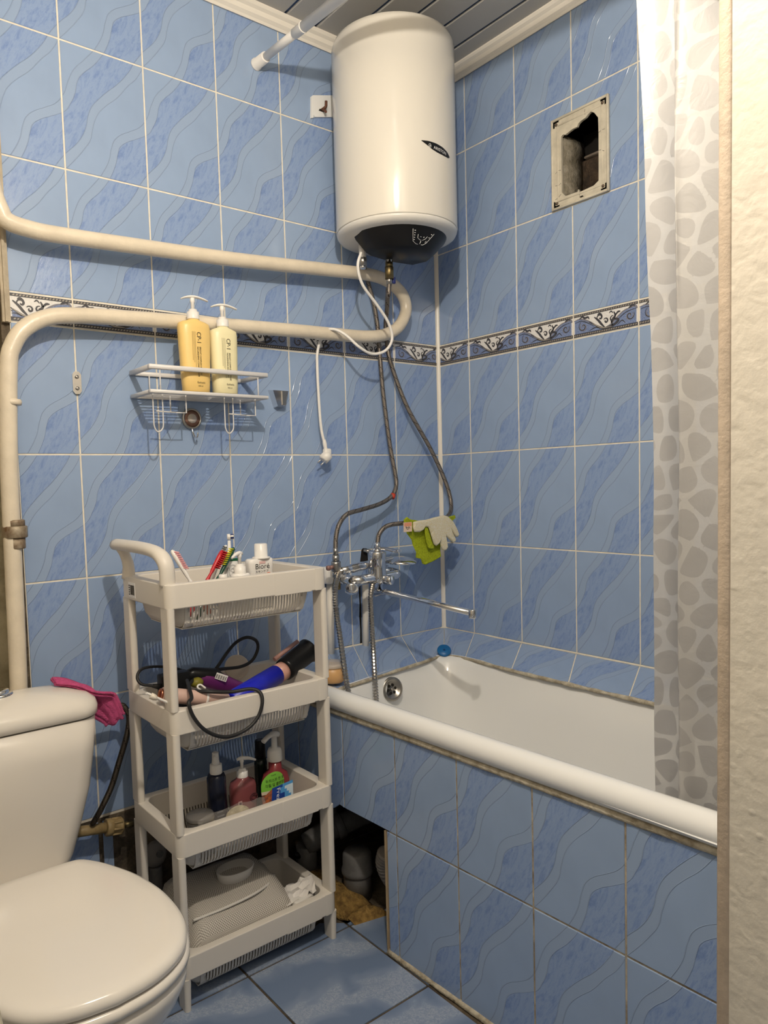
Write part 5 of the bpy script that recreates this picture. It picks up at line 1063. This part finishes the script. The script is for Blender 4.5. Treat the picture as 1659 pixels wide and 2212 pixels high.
b = MB(T); b.loft([oval_ring(c.x, c.y, F3 + .001, .030, .022), oval_ring(c.x, c.y, F3 + .006, .0325, .024), oval_ring(c.x, c.y, zk - .020, .0325, .024), oval_ring(c.x, c.y, zk - .009, .029, .021), oval_ring(c.x, c.y, zk - .002, .015, .0145, e=2), oval_ring(c.x, c.y, zk + .002, .014, .014, e=2)], True, True); bo = b.obj('bottle_body', M_PINK, T)
pump_top(T, c.x, c.y, zk, .9, -.35, arm=.034, bow=False)
b = MB(T); b.box((c.x - .026, c.y - .0248, zk - .062), (c.x - .016, c.y - .024, zk - .046)); b.m = 1; b.box((c.x - .024, c.y - .0251, zk - .059), (c.x - .018, c.y - .0247, zk - .049)); b.tube([(c.x + .016 + .010 * math.cos(q), c.y - .0240, zk - .046 + .010 * math.sin(q)) for q in [k * PI / 7 for k in range(15)]], .0012, 5); b.tube([(c.x + .016 + .006 * math.cos(q), c.y - .0240, zk - .046 + .006 * math.sin(q)) for q in [k * PI / 7 for k in range(12)]], .001, 5)
b.obj('label_print', [mat('pale_pink_print', (.6, .4, .38), .5), mat('plum_print', (.10, .02, .03), .5)], bo)
T = thing('slim_bottle', 'tall slim black bottle between the two pink pump bottles', 'bottle', (-.87, -.235, F3)); c = Vector((-0.856, -0.205, 0.357)); zt_ = Vector((-0.849, -0.205, 0.479)).z
b = MB(T); b.lathe([(.014, 0), (.0165, .003), (.0165, zt_ - F3 - .06), (.0145, zt_ - F3 - .045)], (c.x, c.y, F3), 20); b.obj('bottle_body', M_DGRN, T); b = MB(T); b.lathe([(.0142, -.05), (.0125, -.002), (.0115, 0)], (c.x, c.y, zt_), 20); b.lathe([(.006, 0), (.006, .0004)], (c.x, c.y, zt_), 14); b.obj('cap', M_BLACK, T)
MB(T).lathe([(.0065, 0), (.0065, .0006)], (c.x, c.y, zt_), 16).obj('cap_mark', mat('grey_print', (.14, .15, .18), .5), T)
T = thing('foam_bottle', 'tall red-pink pump bottle with big white collar and green round label in the third tray', 'bottle', (-.835, -.24, F3)); c = Vector((-0.838, -0.245, 0.365)); zn = Vector((-0.838, -0.245, 0.412)).z; zk = Vector((-0.84, -0.245, 0.435)).z
b = MB(T); b.loft([oval_ring(c.x, c.y, F3 + .001, .032, .024), oval_ring(c.x, c.y, F3 + .006, .035, .026), oval_ring(c.x, c.y, zn - .028, .035, .026), oval_ring(c.x, c.y, zn - .010, .030, .022), oval_ring(c.x, c.y, zn, .0165, .0165, e=2), oval_ring(c.x, c.y, zk + .002, .0155, .0155, e=2)], True, True); bo = b.obj('bottle_body', mat('red_pink_liquid', (.27, .04, .045), .12, spec=.6), T)
b = MB(T); b.lathe([(.0185, -.001), (.0192, .001), (.0185, .022), (.0150, .030), (.0075, .032), (.007, .062)], (c.x, c.y, zk), 22); b.obj('collar', M_WPLA, T)
b = MB(T); b.tube(cat_rom([(c.x + .012, c.y + .0, zk + .062), (c.x, c.y, zk + .066), (c.x - .018, c.y - .004, zk + .064), (c.x - .036, c.y - .008, zk + .056)], 5), [.007] * 8 + [.0055] * 8, 10, sx=1.3); b.obj('spout', M_WPLA, T)
lc = Vector((-0.87, -0.285, 0.398)); R_ = .0325
def lab(u, v, e=0): return (lc.x + u, lc.y - e - .006 * (1 - (u / R_) ** 2), lc.z + v)
b = MB(T); n_ = 22; arc = [(R_ * math.cos(PI * k / n_), R_ * .98 * math.sin(PI * k / n_) - .004) for k in range(n_ + 1)]
for p, q in zip(arc, arc[1:]): b.poly([lab(p[0], p[1]), lab(q[0], q[1]), lab(q[0], -.016), lab(p[0], -.016)])
b.m = 1
for p, q in zip(arc, arc[1:]): b.poly([lab(p[0], -.016), lab(q[0], -.016), lab(q[0] * .97, -.024), lab(p[0] * .97, -.024)])
b.m = 2
for p, q in zip(arc, arc[1:]): b.poly([lab(p[0] * .97, -.024), lab(q[0] * .97, -.024), lab(q[0] * .93, -.075), lab(p[0] * .93, -.075)])
lb = b.obj('front_label', [mat('lime_label', (.24, .62, .07), .45), mat('cream_label', (.75, .66, .50), .5), mat('amber_window', (.20, .06, .035), .3)], T, label='round lime green label with black lettering')
b = MB(T); b.text('두피스파 한 듯', lambda u, v: lab(u - .0225, .005 + v, .0008), .0088); b.text('각질 딥 클렌징!', lambda u, v: lab(u - .0235, -.0065 + v, .0008), .0088); b.text('라보에', lambda u, v: lab(u - .008, .0185 + v, .0008), .005); b.obj('lettering', M_INK, lb)
T = thing('sponge_packet', 'clear plastic packet with blue and white header card and loofah puffs in the third tray', 'packet', (-.93, -.32, F3))
k0, k1, k2, k3 = Vector((-0.895, -0.325, 0.403)), Vector((-0.833, -0.318, 0.405)), Vector((-0.842, -0.332, 0.353)), Vector((-0.909, -0.34, 0.357))
def card(u, v, e=0):
    p = k0.lerp(k1, u).lerp(k3.lerp(k2, u), v); nrm = (k1 - k0).cross(k3 - k0).normalized(); nrm = nrm if nrm.y < 0 else -nrm; return p + nrm * e
b = MB(T)
for i in range(10):
    for j in range(8):
        u0, u1, v0, v1 = i / 10, (i + 1) / 10, j / 8, (j + 1) / 8; b.m = 1 if (u0 + .12 * math.sin(v0 * 9) > .48) else 0
        if u0 + .12 * math.sin(v0 * 9) > .7 and v0 > .1: b.m = 2
        b.poly([card(u0, v0), card(u1, v0), card(u1, v1), card(u0, v1)])
hc_ = b.obj('header_card', [mat('card_blue', (.010, .045, .26), .35), mat('card_sky', (.07, .28, .60), .35), mat('card_ice', (.55, .66, .74), .35)], T)
b = MB(T); L_ = (k3 - k0).length; W_ = (k1 - k0).length; b.text('Frezi', lambda u, v: card(.22 + v / W_ * .9, .08 + u / L_ * .95, .0008), .0165); b.obj('lettering', M_WINK, hc_)
b = MB(T); o0, o1 = k0 - (k1 - k0) * .42, k3 - (k2 - k3) * .42
b.poly([o0.lerp(k0, .05) + Vector((0, -.0005, -.012)), k0 + Vector((-.0005, -.0005, -.001)), k3 + Vector((-.0005, -.0005, 0)), o1]); b.obj('orange_panel', mat('orange_print', (.45, .12, .03), .4, col2=(.12, .04, .03), vscale=120), T)
M_FILM = mat('clear_film', (.62, .58, .54), .1, alpha=.20)
b = MB(T); f0, f1, f2, f3 = o0 + Vector((-.0, -.003, -.010)), Vector((-1.029, -0.33, 0.398)) + Vector((0, 0, 0)), Vector((-1.098, -0.345, 0.394)), o1 + Vector((0, -.003, -.01))
for i in range(12):
    def fl(t, s): p = (f0.lerp(f1, t * 1.3 if t < .77 else 1).lerp(f2, max(0, t - .6) * 2.5)) ; return p + Vector((0, .004 * math.sin(t * 17) - .02 * s, -.045 * s))
    b.face([b.v(fl(i / 12, 0)), b.v(fl((i + 1) / 12, 0)), b.v(fl((i + 1) / 12, 1)), b.v(fl(i / 12, 1))], smooth=True)
b.obj('film_bag', M_FILM, T)
M_LOOF = mat('loofah', (.62, .54, .36), .95, var=.35, vscale=90, bump=1, bscale=130, bdist=.006)
for (px, py, yy, r) in ((514, 1758, -.312, (.031, .018, .021)), (462, 1778, -.322, (.026, .014, .011))):
    b = MB(T); cq = Vector((-0.977, -0.305, 0.357)) if px == 514 else Vector((-1.042, -0.315, 0.355)); b.sphere(cq, r); b.obj('loofah_puff', M_LOOF, T)
T = thing('clear_jar', 'clear plastic jar with dark lid at the left front of the third tray', 'jar', (-1.065, -.3, F3)); c = Vector((-1.066, -0.292, 0.365)); zt_ = c.z + .018
b = MB(T); b.lathe([(.027, 0), (.030, .003), (.030, zt_ - F3 - .022), (.0275, zt_ - F3 - .018)], (c.x, c.y, F3), 24); b.obj('jar_body', mat('clear_jar', (.45, .42, .38), .08, alpha=.5), T)
b = MB(T); b.lathe([(.031, -.020), (.0315, -.018), (.0315, -.003), (.030, 0), (.0, .0005)], (c.x, c.y, zt_), 28); b.obj('lid', mat('smoky_lid', (.20, .19, .18), .2, alpha=.75), T)
MB(T).lathe([(.0317, -.012), (.0322, -.011), (.0322, -.009), (.0317, -.008)], (c.x, c.y, zt_), 28, cap0=False, cap1=False).obj('lid_ring', M_STEEL, T)

# ---------------- bottom tray: mesh bag, dish, paper
def make_mesh_mat():
    m, nt, bs = new_mat('white_mesh_fabric'); N = NT(nt); uv = N.n('ShaderNodeUVMap').outputs[0]; sp = N.n('ShaderNodeSeparateXYZ'); nt.links.new(uv, sp.inputs[0])
    a = N.math('ADD', sp.outputs[0], sp.outputs[1]); c_ = N.math('SUBTRACT', sp.outputs[0], sp.outputs[1])
    f = N.math('MULTIPLY', N.math('SINE', N.math('MULTIPLY', a, 540)), N.math('SINE', N.math('MULTIPLY', c_, 540)))
    hole = N.maprange(N.math('ABSOLUTE', f), .22, .42)
    nt.links.new(N.mix(hole, (.70, .66, .60), (.28, .255, .22)), bs.inputs['Base Color']); bs.inputs['Roughness'].default_value = .6
    nt.links.new(N.bump(hole, .4, -.001), bs.inputs['Normal']); return m
T = thing('mesh_bag', 'white mesh laundry bag folded into the bottom tray', 'bag', (-.99, -.26, F4)); M_MESH = make_mesh_mat()
b = MB(T); rows = []
prof = [(-.375, F4 + .095, .0), (-.350, F4 + .112, .03), (-.335, F4 + .135, .055), (-.31, F4 + .146, .09), (-.28, F4 + .153, .13), (-.255, F4 + .157, .15), (-.22, F4 + .162, .19), (-.18, F4 + .168, .23), (-.152, F4 + .160, .27), (-.15, F4 + .06, .40)]
for y, z, u in prof:
    row = []
    for k in range(15):
        t = k / 14; x = -1.118 + .27 * t; e = max(0, abs(t - .5) - .38) / .12; zz = z - .07 * e * e * max(.2, (z - F4) / .19) + .004 * noise.noise((t * 6, y * 30, 1)) - .018 * t * (1 if z < F4 + .15 else .4)
        row.append((b.v((x + .012 * noise.noise((y * 25, t, 3)), max(y, CY - HY + .024), zz)), (t * .27, u)))
    rows.append(row)
for r0, r1 in zip(rows, rows[1:]):
    for k in range(14): b.face([r0[k][0], r0[k + 1][0], r1[k + 1][0], r1[k][0]], [r0[k][1], r0[k + 1][1], r1[k + 1][1], r1[k][1]], True)
o = b.obj('mesh_panel', M_MESH, T)
b = MB(T); b.tube(cat_rom([(r[0].co + Vector(T.location)) if False else p for r, p in zip(rows, [])] or [(-1.105, -.318, F4 + .140), (-1.03, -.322, F4 + .141), (-.95, -.316, F4 + .141), (-.89, -.29, F4 + .136), (-.862, -.262, F4 + .134)], 6), .0032, 8); b.obj('zip_seam', mat('seam_white', (.68, .65, .6), .5), T)
b = MB(T); b.rbox((-1.10, -.30, F4 + .004), (-.865, -.135, F4 + .10), .02, 3); b.obj('folded_filling', mat('white_cloth', (.52, .49, .44), .8), T)
T = thing('soap_dish', 'white oval plastic dish turned on top of the mesh bag', 'dish', (-0.951, -0.22, 0.174)); c = Vector((-0.957, -0.235, 0.182))
b = MB(T); b.loft([oval_ring(c.x, c.y, c.z - .020, .034, .022, e=2.2), oval_ring(c.x, c.y, c.z - .017, .040, .028, e=2.2), oval_ring(c.x + .003, c.y, c.z + .012, .048, .034, e=2.2), oval_ring(c.x + .003, c.y, c.z + .014, .046, .032, e=2.2), oval_ring(c.x, c.y, c.z - .012, .036, .024, e=2.2)], True, True); b.obj('dish', mat('dish_white', (.70, .67, .62), .35), T)
T = thing('paper_wrapper', 'crumpled white paper wrapper at the right of the bottom tray', 'paper', (-.82, -.30, .08))
b = MB(T); c = Vector((-0.822, -0.31, 0.117)); g = []
for i in range(9):
    row = []
    for j in range(8):
        u, v = i / 8 - .5, j / 7 - .5; p = Vector((c.x + u * .085 + v * .03, c.y + v * .075 - u * .0, c.z + .012 * (1 - 3 * v * v) + .018 * noise.noise((i * 1.9, j * 1.7, 2)) + .006 * u)); row.append(b.v(p + Vector((.008 * noise.noise((i, j * 2, 7)), .008 * noise.noise((i * 2, j, 9)), 0))))
    g.append(row)
for i in range(8):
    for j in range(7): b.face([g[i][j], g[i + 1][j], g[i + 1][j + 1], g[i][j + 1]])
o = b.obj('wrapper', mat('crumpled_paper', (.74, .71, .68), .5), T); md = o.modifiers.new('thick', 'SOLIDIFY'); md.thickness = .0012
b = MB(T); b.rbox((c.x - .050, c.y - .04, F4 + .08), (c.x + .01, c.y + .01, c.z + .004), .006, 2, Matrix.Translation(c) @ Matrix.Rotation(.35, 4, 'Z') @ Matrix.Translation(-c)); b.obj('carton', mat('carton_white', (.72, .70, .66), .5), T)
# ================================================================== toilet
TX = -1.44
toilet = thing('toilet', 'cream white toilet with closed lid and low cistern', 'toilet', (TX, -.45, 0))
def trect(z, hw, y0, y1, r, bow): 
    out = []
    for x, y in rrect(hw, (y0 - y1) / 2, r, 6, TX, (y0 + y1) / 2):
        if y < (y0 + y1) / 2: y -= bow * (1 - ((x - TX) / hw) ** 2)
        out.append((x, y, z))
    return out
b = MB(toilet); b.loft([trect(.315, .125, -.085, -.20, .045, .012), trect(.335, .134, -.082, -.202, .045, .014), trect(.40, .152, -.08, -.208, .045, .016), trect(.48, .172, -.08, -.214, .044, .018), trect(.56, .183, -.08, -.218, .043, .02), trect(.634, .188, -.08, -.22, .042, .02)], True, True); b.obj('cistern', M_PORC, toilet)
b = MB(toilet); b.loft([trect(.636, .185, -.081, -.218, .042, .02), trect(.639, .192, -.077, -.224, .043, .021), trect(.655, .193, -.077, -.226, .044, .021), trect(.668, .190, -.078, -.222, .046, .02), trect(.680, .176, -.084, -.208, .045, .018), trect(.690, .14, -.095, -.188, .04, .012), trect(.697, .08, -.115, -.165, .02, .006), trect(.699, .03, -.13, -.148, .008, 0)], True, True); b.obj('cistern_lid', M_PORC, toilet)
b = MB(toilet); b.lathe([(.027, -.006), (.028, .002), (.024, .005), (.021, .004), (.020, .010), (.016, .012), (.0, .0125)], (-1.433, -.138, .6985), 26); b.obj('flush_button', M_CHROME, toilet)
half = [(0, -.398), (.05, -.399), (.078, -.405), (.098, -.430), (.115, -.462), (.139, -.525), (.152, -.59), (.155, -.640), (.152, -.690), (.143, -.728), (.121, -.770), (.09, -.797), (.05, -.814), (0, -.821)]
def dshape(z, k=0.0, dy=0.0):
    P = [Vector((x, y, 0)) for x, y in half]; cr = cat_rom(P, 4); full = [(p.x, p.y) for p in cr] + [(-p.x, p.y) for p in reversed(cr[1:-1])]; cyy = -.61
    out = []
    for x, y in full:
        d = Vector((x, (y - cyy) * .8)); L = max(d.length, 1e-6); out.append((TX + x + k * d.x / L, y + k * d.y / L + dy, z))
    return out
b = MB(toilet); b.loft([dshape(.408, -.004), dshape(.411, .0), dshape(.420, .001), dshape(.427, -.003), dshape(.4305, -.010), dshape(.432, -.03), dshape(.4325, -.08)], True, True); b.obj('seat_cover', M_PORC, toilet)
b = MB(toilet); b.loft([dshape(.388, -.003), dshape(.391, .003), dshape(.401, .004), dshape(.406, -.002), dshape(.406, -.03)], True, True); b.obj('seat', M_PORC, toilet)
b = MB(toilet); b.loft([dshape(.0, -.075, .10), dshape(.02, -.07, .10), dshape(.10, -.072, .09), dshape(.18, -.06, .07), dshape(.26, -.035, .04), dshape(.32, -.012, .015), dshape(.36, -.001, .003), dshape(.378, .0, 0), dshape(.385, -.006, 0), dshape(.385, -.03, 0)], True, True)
b.loft([trect(.22, .10, -.10, -.46, .05, 0), trect(.314, .118, -.085, -.46, .05, 0)], True, True); b.loft([trect(.0, .085, -.12, -.45, .05, 0), trect(.23, .10, -.1, -.45, .05, 0)], True, True); b.obj('bowl', M_PORC, toilet)
for s_ in (-1, 1): MB(toilet).cyl((TX + s_ * .07 - .012, -.385, .402), (TX + s_ * .07 + .012, -.385, .402), .008).obj('hinge', M_PORC, toilet)
# pink cloth draped over the cistern corner
T = thing('pink_cloth', 'pink terry cloth draped over the corner of the toilet cistern', 'cloth', (-1.26, -.14, .66))
ctr = [(-1.319, -0.125, 0.699), (-1.289, -0.135, 0.69), (-1.258, -0.145, 0.675), (-1.236, -0.152, 0.655), (-1.224, -0.158, 0.636), (-1.211, -0.16, 0.617), (-1.2, -0.16, 0.597)]
cp = cat_rom([Vector(p) + Vector((0, 0, .004)) for p in ctr], 5); rows = []
for i, p in enumerate(cp):
    t = i / (len(cp) - 1); row = []; tg_ = (cp[min(i + 1, len(cp) - 1)] - cp[max(i - 1, 0)]).normalized(); side = Vector((tg_.z * -.9, -.75, tg_.x * .9)) if t > .45 else Vector((0, -1, .0)); side = Vector((0, -1, 0)).lerp(Vector((-.55, -.35, -.75)) * -1 if False else Vector((.62, -.55, .35)), max(0, min(1, (t - .35) / .3)))
    w = .030 + .030 * math.sin(PI * min(1, t * 1.05)) + .016 * t
    for j in range(11):
        s_ = j / 10 - .5; row.append(p + side.normalized() * (w * s_) + Vector((0, 0, .0025 * math.sin(j * 1.1 + i * .2) + .002 * math.sin(j * .5 + i * .5))) + Vector((.0, -.003 * math.cos(j * 1.1), 0)))
    rows.append(row)
for off, name in ((0, 'cloth_top'), (-.009, 'cloth_under')):
    b = MB(T); V = [[b.v(q + Vector((-.002 if off else 0, .004 if off else 0, off * (.3 + i / len(rows))))) for q in r] for i, r in enumerate(rows)]
    for r0, r1 in zip(V, V[1:]):
        for j in range(10): b.face([r0[j], r0[j + 1], r1[j + 1], r1[j]], smooth=True)
    o = b.obj(name, mat('pink_terry', (.66, .10, .27), .95, var=.2, vscale=120, bump=1, bscale=380, bdist=.003), T); md = o.modifiers.new('thick', 'SOLIDIFY'); md.thickness = .005; md.offset = 1
# supply hose and fittings behind the toilet
T = thing('braided_hose', 'dark braided supply hose behind the toilet cistern', 'hose', (-1.221, -0.08, 0.372))
P = [(-1.235, -.08, .60), (-1.167, -0.085, 0.607), (-1.152, -0.09, 0.599), (-1.146, -0.095, 0.576), (-1.153, -0.095, 0.535), (-1.173, -0.085, 0.467), (-1.191, -0.08, 0.414), (-1.216, -0.075, 0.366), (-1.233, -0.06, 0.329)]
b = MB(T); b.tube(cat_rom(P, 8), .0068, 12); b.obj('braided_sleeve', M_BRAID_D, T); MB(T).tube([P[0], P[1]], .0085, 10).obj('crimp_ferrule', M_STEEL, T)
T = thing('supply_pipe', 'yellowed plastic pipe with ribbed union nut beside the toilet', 'pipe', (-1.2, -.045, .3)); M_OLD = mat('yellowed_plastic', (.36, .26, .12), .5, var=.3, vscale=60)
p0, p1 = Vector((-1.283, -0.05, 0.32)), Vector((-1.2, -0.05, 0.306)); p2 = Vector((-1.157, -0.05, 0.299)); ax = (p2 - p1).normalized()
MB(T).tube([p0, p1], .0125, 14).obj('pipe', M_OLD, T)
b = MB(T); b.lathe([(.019, 0), (.021, .002), (.021, .015), (.0195, .016), (.0195, .034), (.0205, .036), (.019, .040), (.012, .041)], p1, 12, ax)
for k in range(8): a = 2 * PI * k / 8; q = Vector((0, 0, 1)).rotation_difference(ax); c0 = p1 + q @ Vector((.0195 * math.cos(a), .0195 * math.sin(a), .014)); b.tube([c0, c0 + ax * .022], .0028, 6)
b.obj('union_nut', M_OLD, T); MB(T).tube([p2, p2 + ax * .03], .008, 10).obj('brass_tail', M_BRASS, T)
T = thing('towel', 'fluffy cream towel edge hanging at the lower left', 'towel', (-1.68, -1.0, .25))
b = MB(T); R = []
for i in range(13):
    z = .16 + .55 * i / 12; row = []
    for j in range(10):
        a = PI * j / 9; row.append((-1.719 + (.113 + .007 * noise.noise((i * .8, j, 0)) - .02 * max(0, (z - .50) / .16) - .05 * max(0, (z - .66) / .05) ** 2) * math.sin(a) ** .6, -1.0 - .12 * math.cos(a), z))
    R.append(row)
b.loft(R, True, True, closed=False); b.obj('towel_body', mat('cream_terry', (.78, .70, .52), .95, var=.2, vscale=90, bump=.5, bscale=160, bdist=.004), T)
b = MB(T); b.tube([(-1.72, -1.0, .70), (-1.68, -1.0, .705), (-1.665, -1.0, .725)], .005, 8); b.obj('hook', M_CHROME, T)

# ================================================================== under-tub cavity
M_GREYP = mat('grey_drain_plastic', (.17, .165, .16), .45, var=.25, vscale=40); M_PALE = mat('dusty_pale_plastic', (.24, .22, .2), .5)
T = thing('capped_drain_pipe', 'grey plastic drain pipe stub with cap in the dark hole under the tub', 'drain pipe', (-.60, -.26, 0)); c = Vector((-.603, -.262, 0))
b = MB(T); b.lathe([(.038, 0), (.038, .078), (.036, .08)], c, 24); b.obj('pipe_stub', M_GREYP, T); b = MB(T); b.lathe([(.042, .066), (.0435, .069), (.0435, .078), (.040, .084), (.039, .118), (.034, .127), (.0, .129)], c, 28); b.obj('cap', M_GREYP, T)
T = thing('drain_elbow', 'dusty grey drain elbow pipe at the back of the hole under the tub', 'drain pipe', (-.56, -.14, 0))
b = MB(T); b.tube(cat_rom([(-.66, -.10, .10), (-.60, -.13, .135), (-.55, -.15, .15), (-.48, -.16, .16), (-.40, -.17, .16)], 6), .031, 16); b.obj('pipe', M_GREYP, T); b = MB(T); b.lathe([(.035, -.012), (.0365, -.01), (.0365, .01), (.035, .012)], (-.575, -.143, .145), 22, (.85, -.3, .3)); b.obj('socket_ring', M_GREYP, T)
b = MB(T); b.cyl((-.59, -.12, .15), (-.60, -.10, .29), .026); b.obj('riser', M_GREYP, T); b = MB(T); b.cyl((-.66, -.10, .10), (-.66, -.10, 0), .029); b.obj('down_pipe', M_GREYP, T)
T = thing('corrugated_drain', 'pale ribbed drain hose behind the apron edge', 'hose', (-.60, -.39, .1)); P = cat_rom([(-.62, -.41, .185), (-.615, -.395, .15), (-.60, -.395, .11), (-.57, -.40, .06), (-.56, -.41, .0)], 12)
b = MB(T); b.tube(P, [.024 if i % 3 else .019 for i in range(len(P))], 14); b.obj('ribbed_tube', M_PALE, T)
T = thing('foam_lump', 'lump of cured yellow brown mounting foam on the broken floor', 'foam', (-.69, -.27, 0)); M_FOAM = mat('cured_foam', (.34, .21, .06), .95, col2=(.15, .085, .025), vscale=60, bump=1, bscale=50, bdist=.012)
b = MB(T); g = []
for i in range(11):
    row = []
    for j in range(9):
        u, v = i / 10, j / 8 - .5; x = -.690 + .040 * u + v * .13 * (1 - .2 * u); y = -.10 - .235 * u - .02 * abs(v); e = max(0, 1 - (2 * abs(v)) ** 2.5) * min(1, 4 * u + .3) * min(1, 6 * (1 - u)); row.append(b.v((x, y, .001 + (.052 - .02 * u + .022 * noise.noise((u * 7, v * 9, 2))) * e)))
    g.append(row)
for i in range(10):
    for j in range(8): b.face([g[i][j], g[i + 1][j], g[i + 1][j + 1], g[i][j + 1]], smooth=True)
b.face([g[0][j] for j in range(9)] + [g[i][8] for i in range(1, 11)] + [g[10][j] for j in range(7, -1, -1)] + [g[i][0] for i in range(9, 0, -1)]); b.obj('foam', M_FOAM, T)
T = thing('foam_lump', 'smaller crust of brown foam along the edge of the cut floor tile', 'foam', (-.64, -.35, 0))
b = MB(T); g = []
for i in range(9):
    row = []
    for j in range(5):
        u, v = i / 8, j / 4 - .5; e = max(0, 1 - (2 * abs(v)) ** 2) * math.sin(PI * (.08 + .84 * u)); row.append(b.v((-.692 + .095 * u, -.338 - .022 * u + v * .05, .0 + .022 * e * (1 + .6 * noise.noise((u * 9, v * 7, 4))))))
    g.append(row)
for i in range(8):
    for j in range(4): b.face([g[i][j], g[i + 1][j], g[i + 1][j + 1], g[i][j + 1]], smooth=True)
b.obj('foam', M_FOAM, T)
T = thing('valve_handle', 'grey siphon body lying in the dark behind the cart leg', 'siphon', (-1.03, -.06, .13)); c = Vector((-1.081, -0.05, 0.199))
b = MB(T); b.sphere(c, (.030, .022, .034)); b.obj('housing', M_PALE, T); MB(T).lathe([(.009, 0), (.009, .004)], c + Vector((.004, -.021, .008)), 10, (0, -1, 0)).obj('knob', M_GREYP, T)
MB(T).cyl((c.x, c.y, c.z - .03), (c.x, c.y, .0), .016).obj('stem', M_GREYP, T)
T = thing('black_hand_brush', 'black plastic handle lying across the hole behind the cart', 'handle', (-.74, -.1, .15)); p0, p1 = Vector((-0.702, -0.1, 0.083)), Vector((-0.604, -0.11, 0.055))
b = MB(T); b.tube([p0, p0.lerp(p1, .1), p0.lerp(p1, .9), p1], [.006, .009, .009, .005], 10); b.obj('handle', M_BLACK, T); b = MB(T); b.cyl(p0 + Vector((.015, .01, 0)), (p0.x + .015, p0.y + .012, 0), .008); b.obj('support', M_BLACK, T)
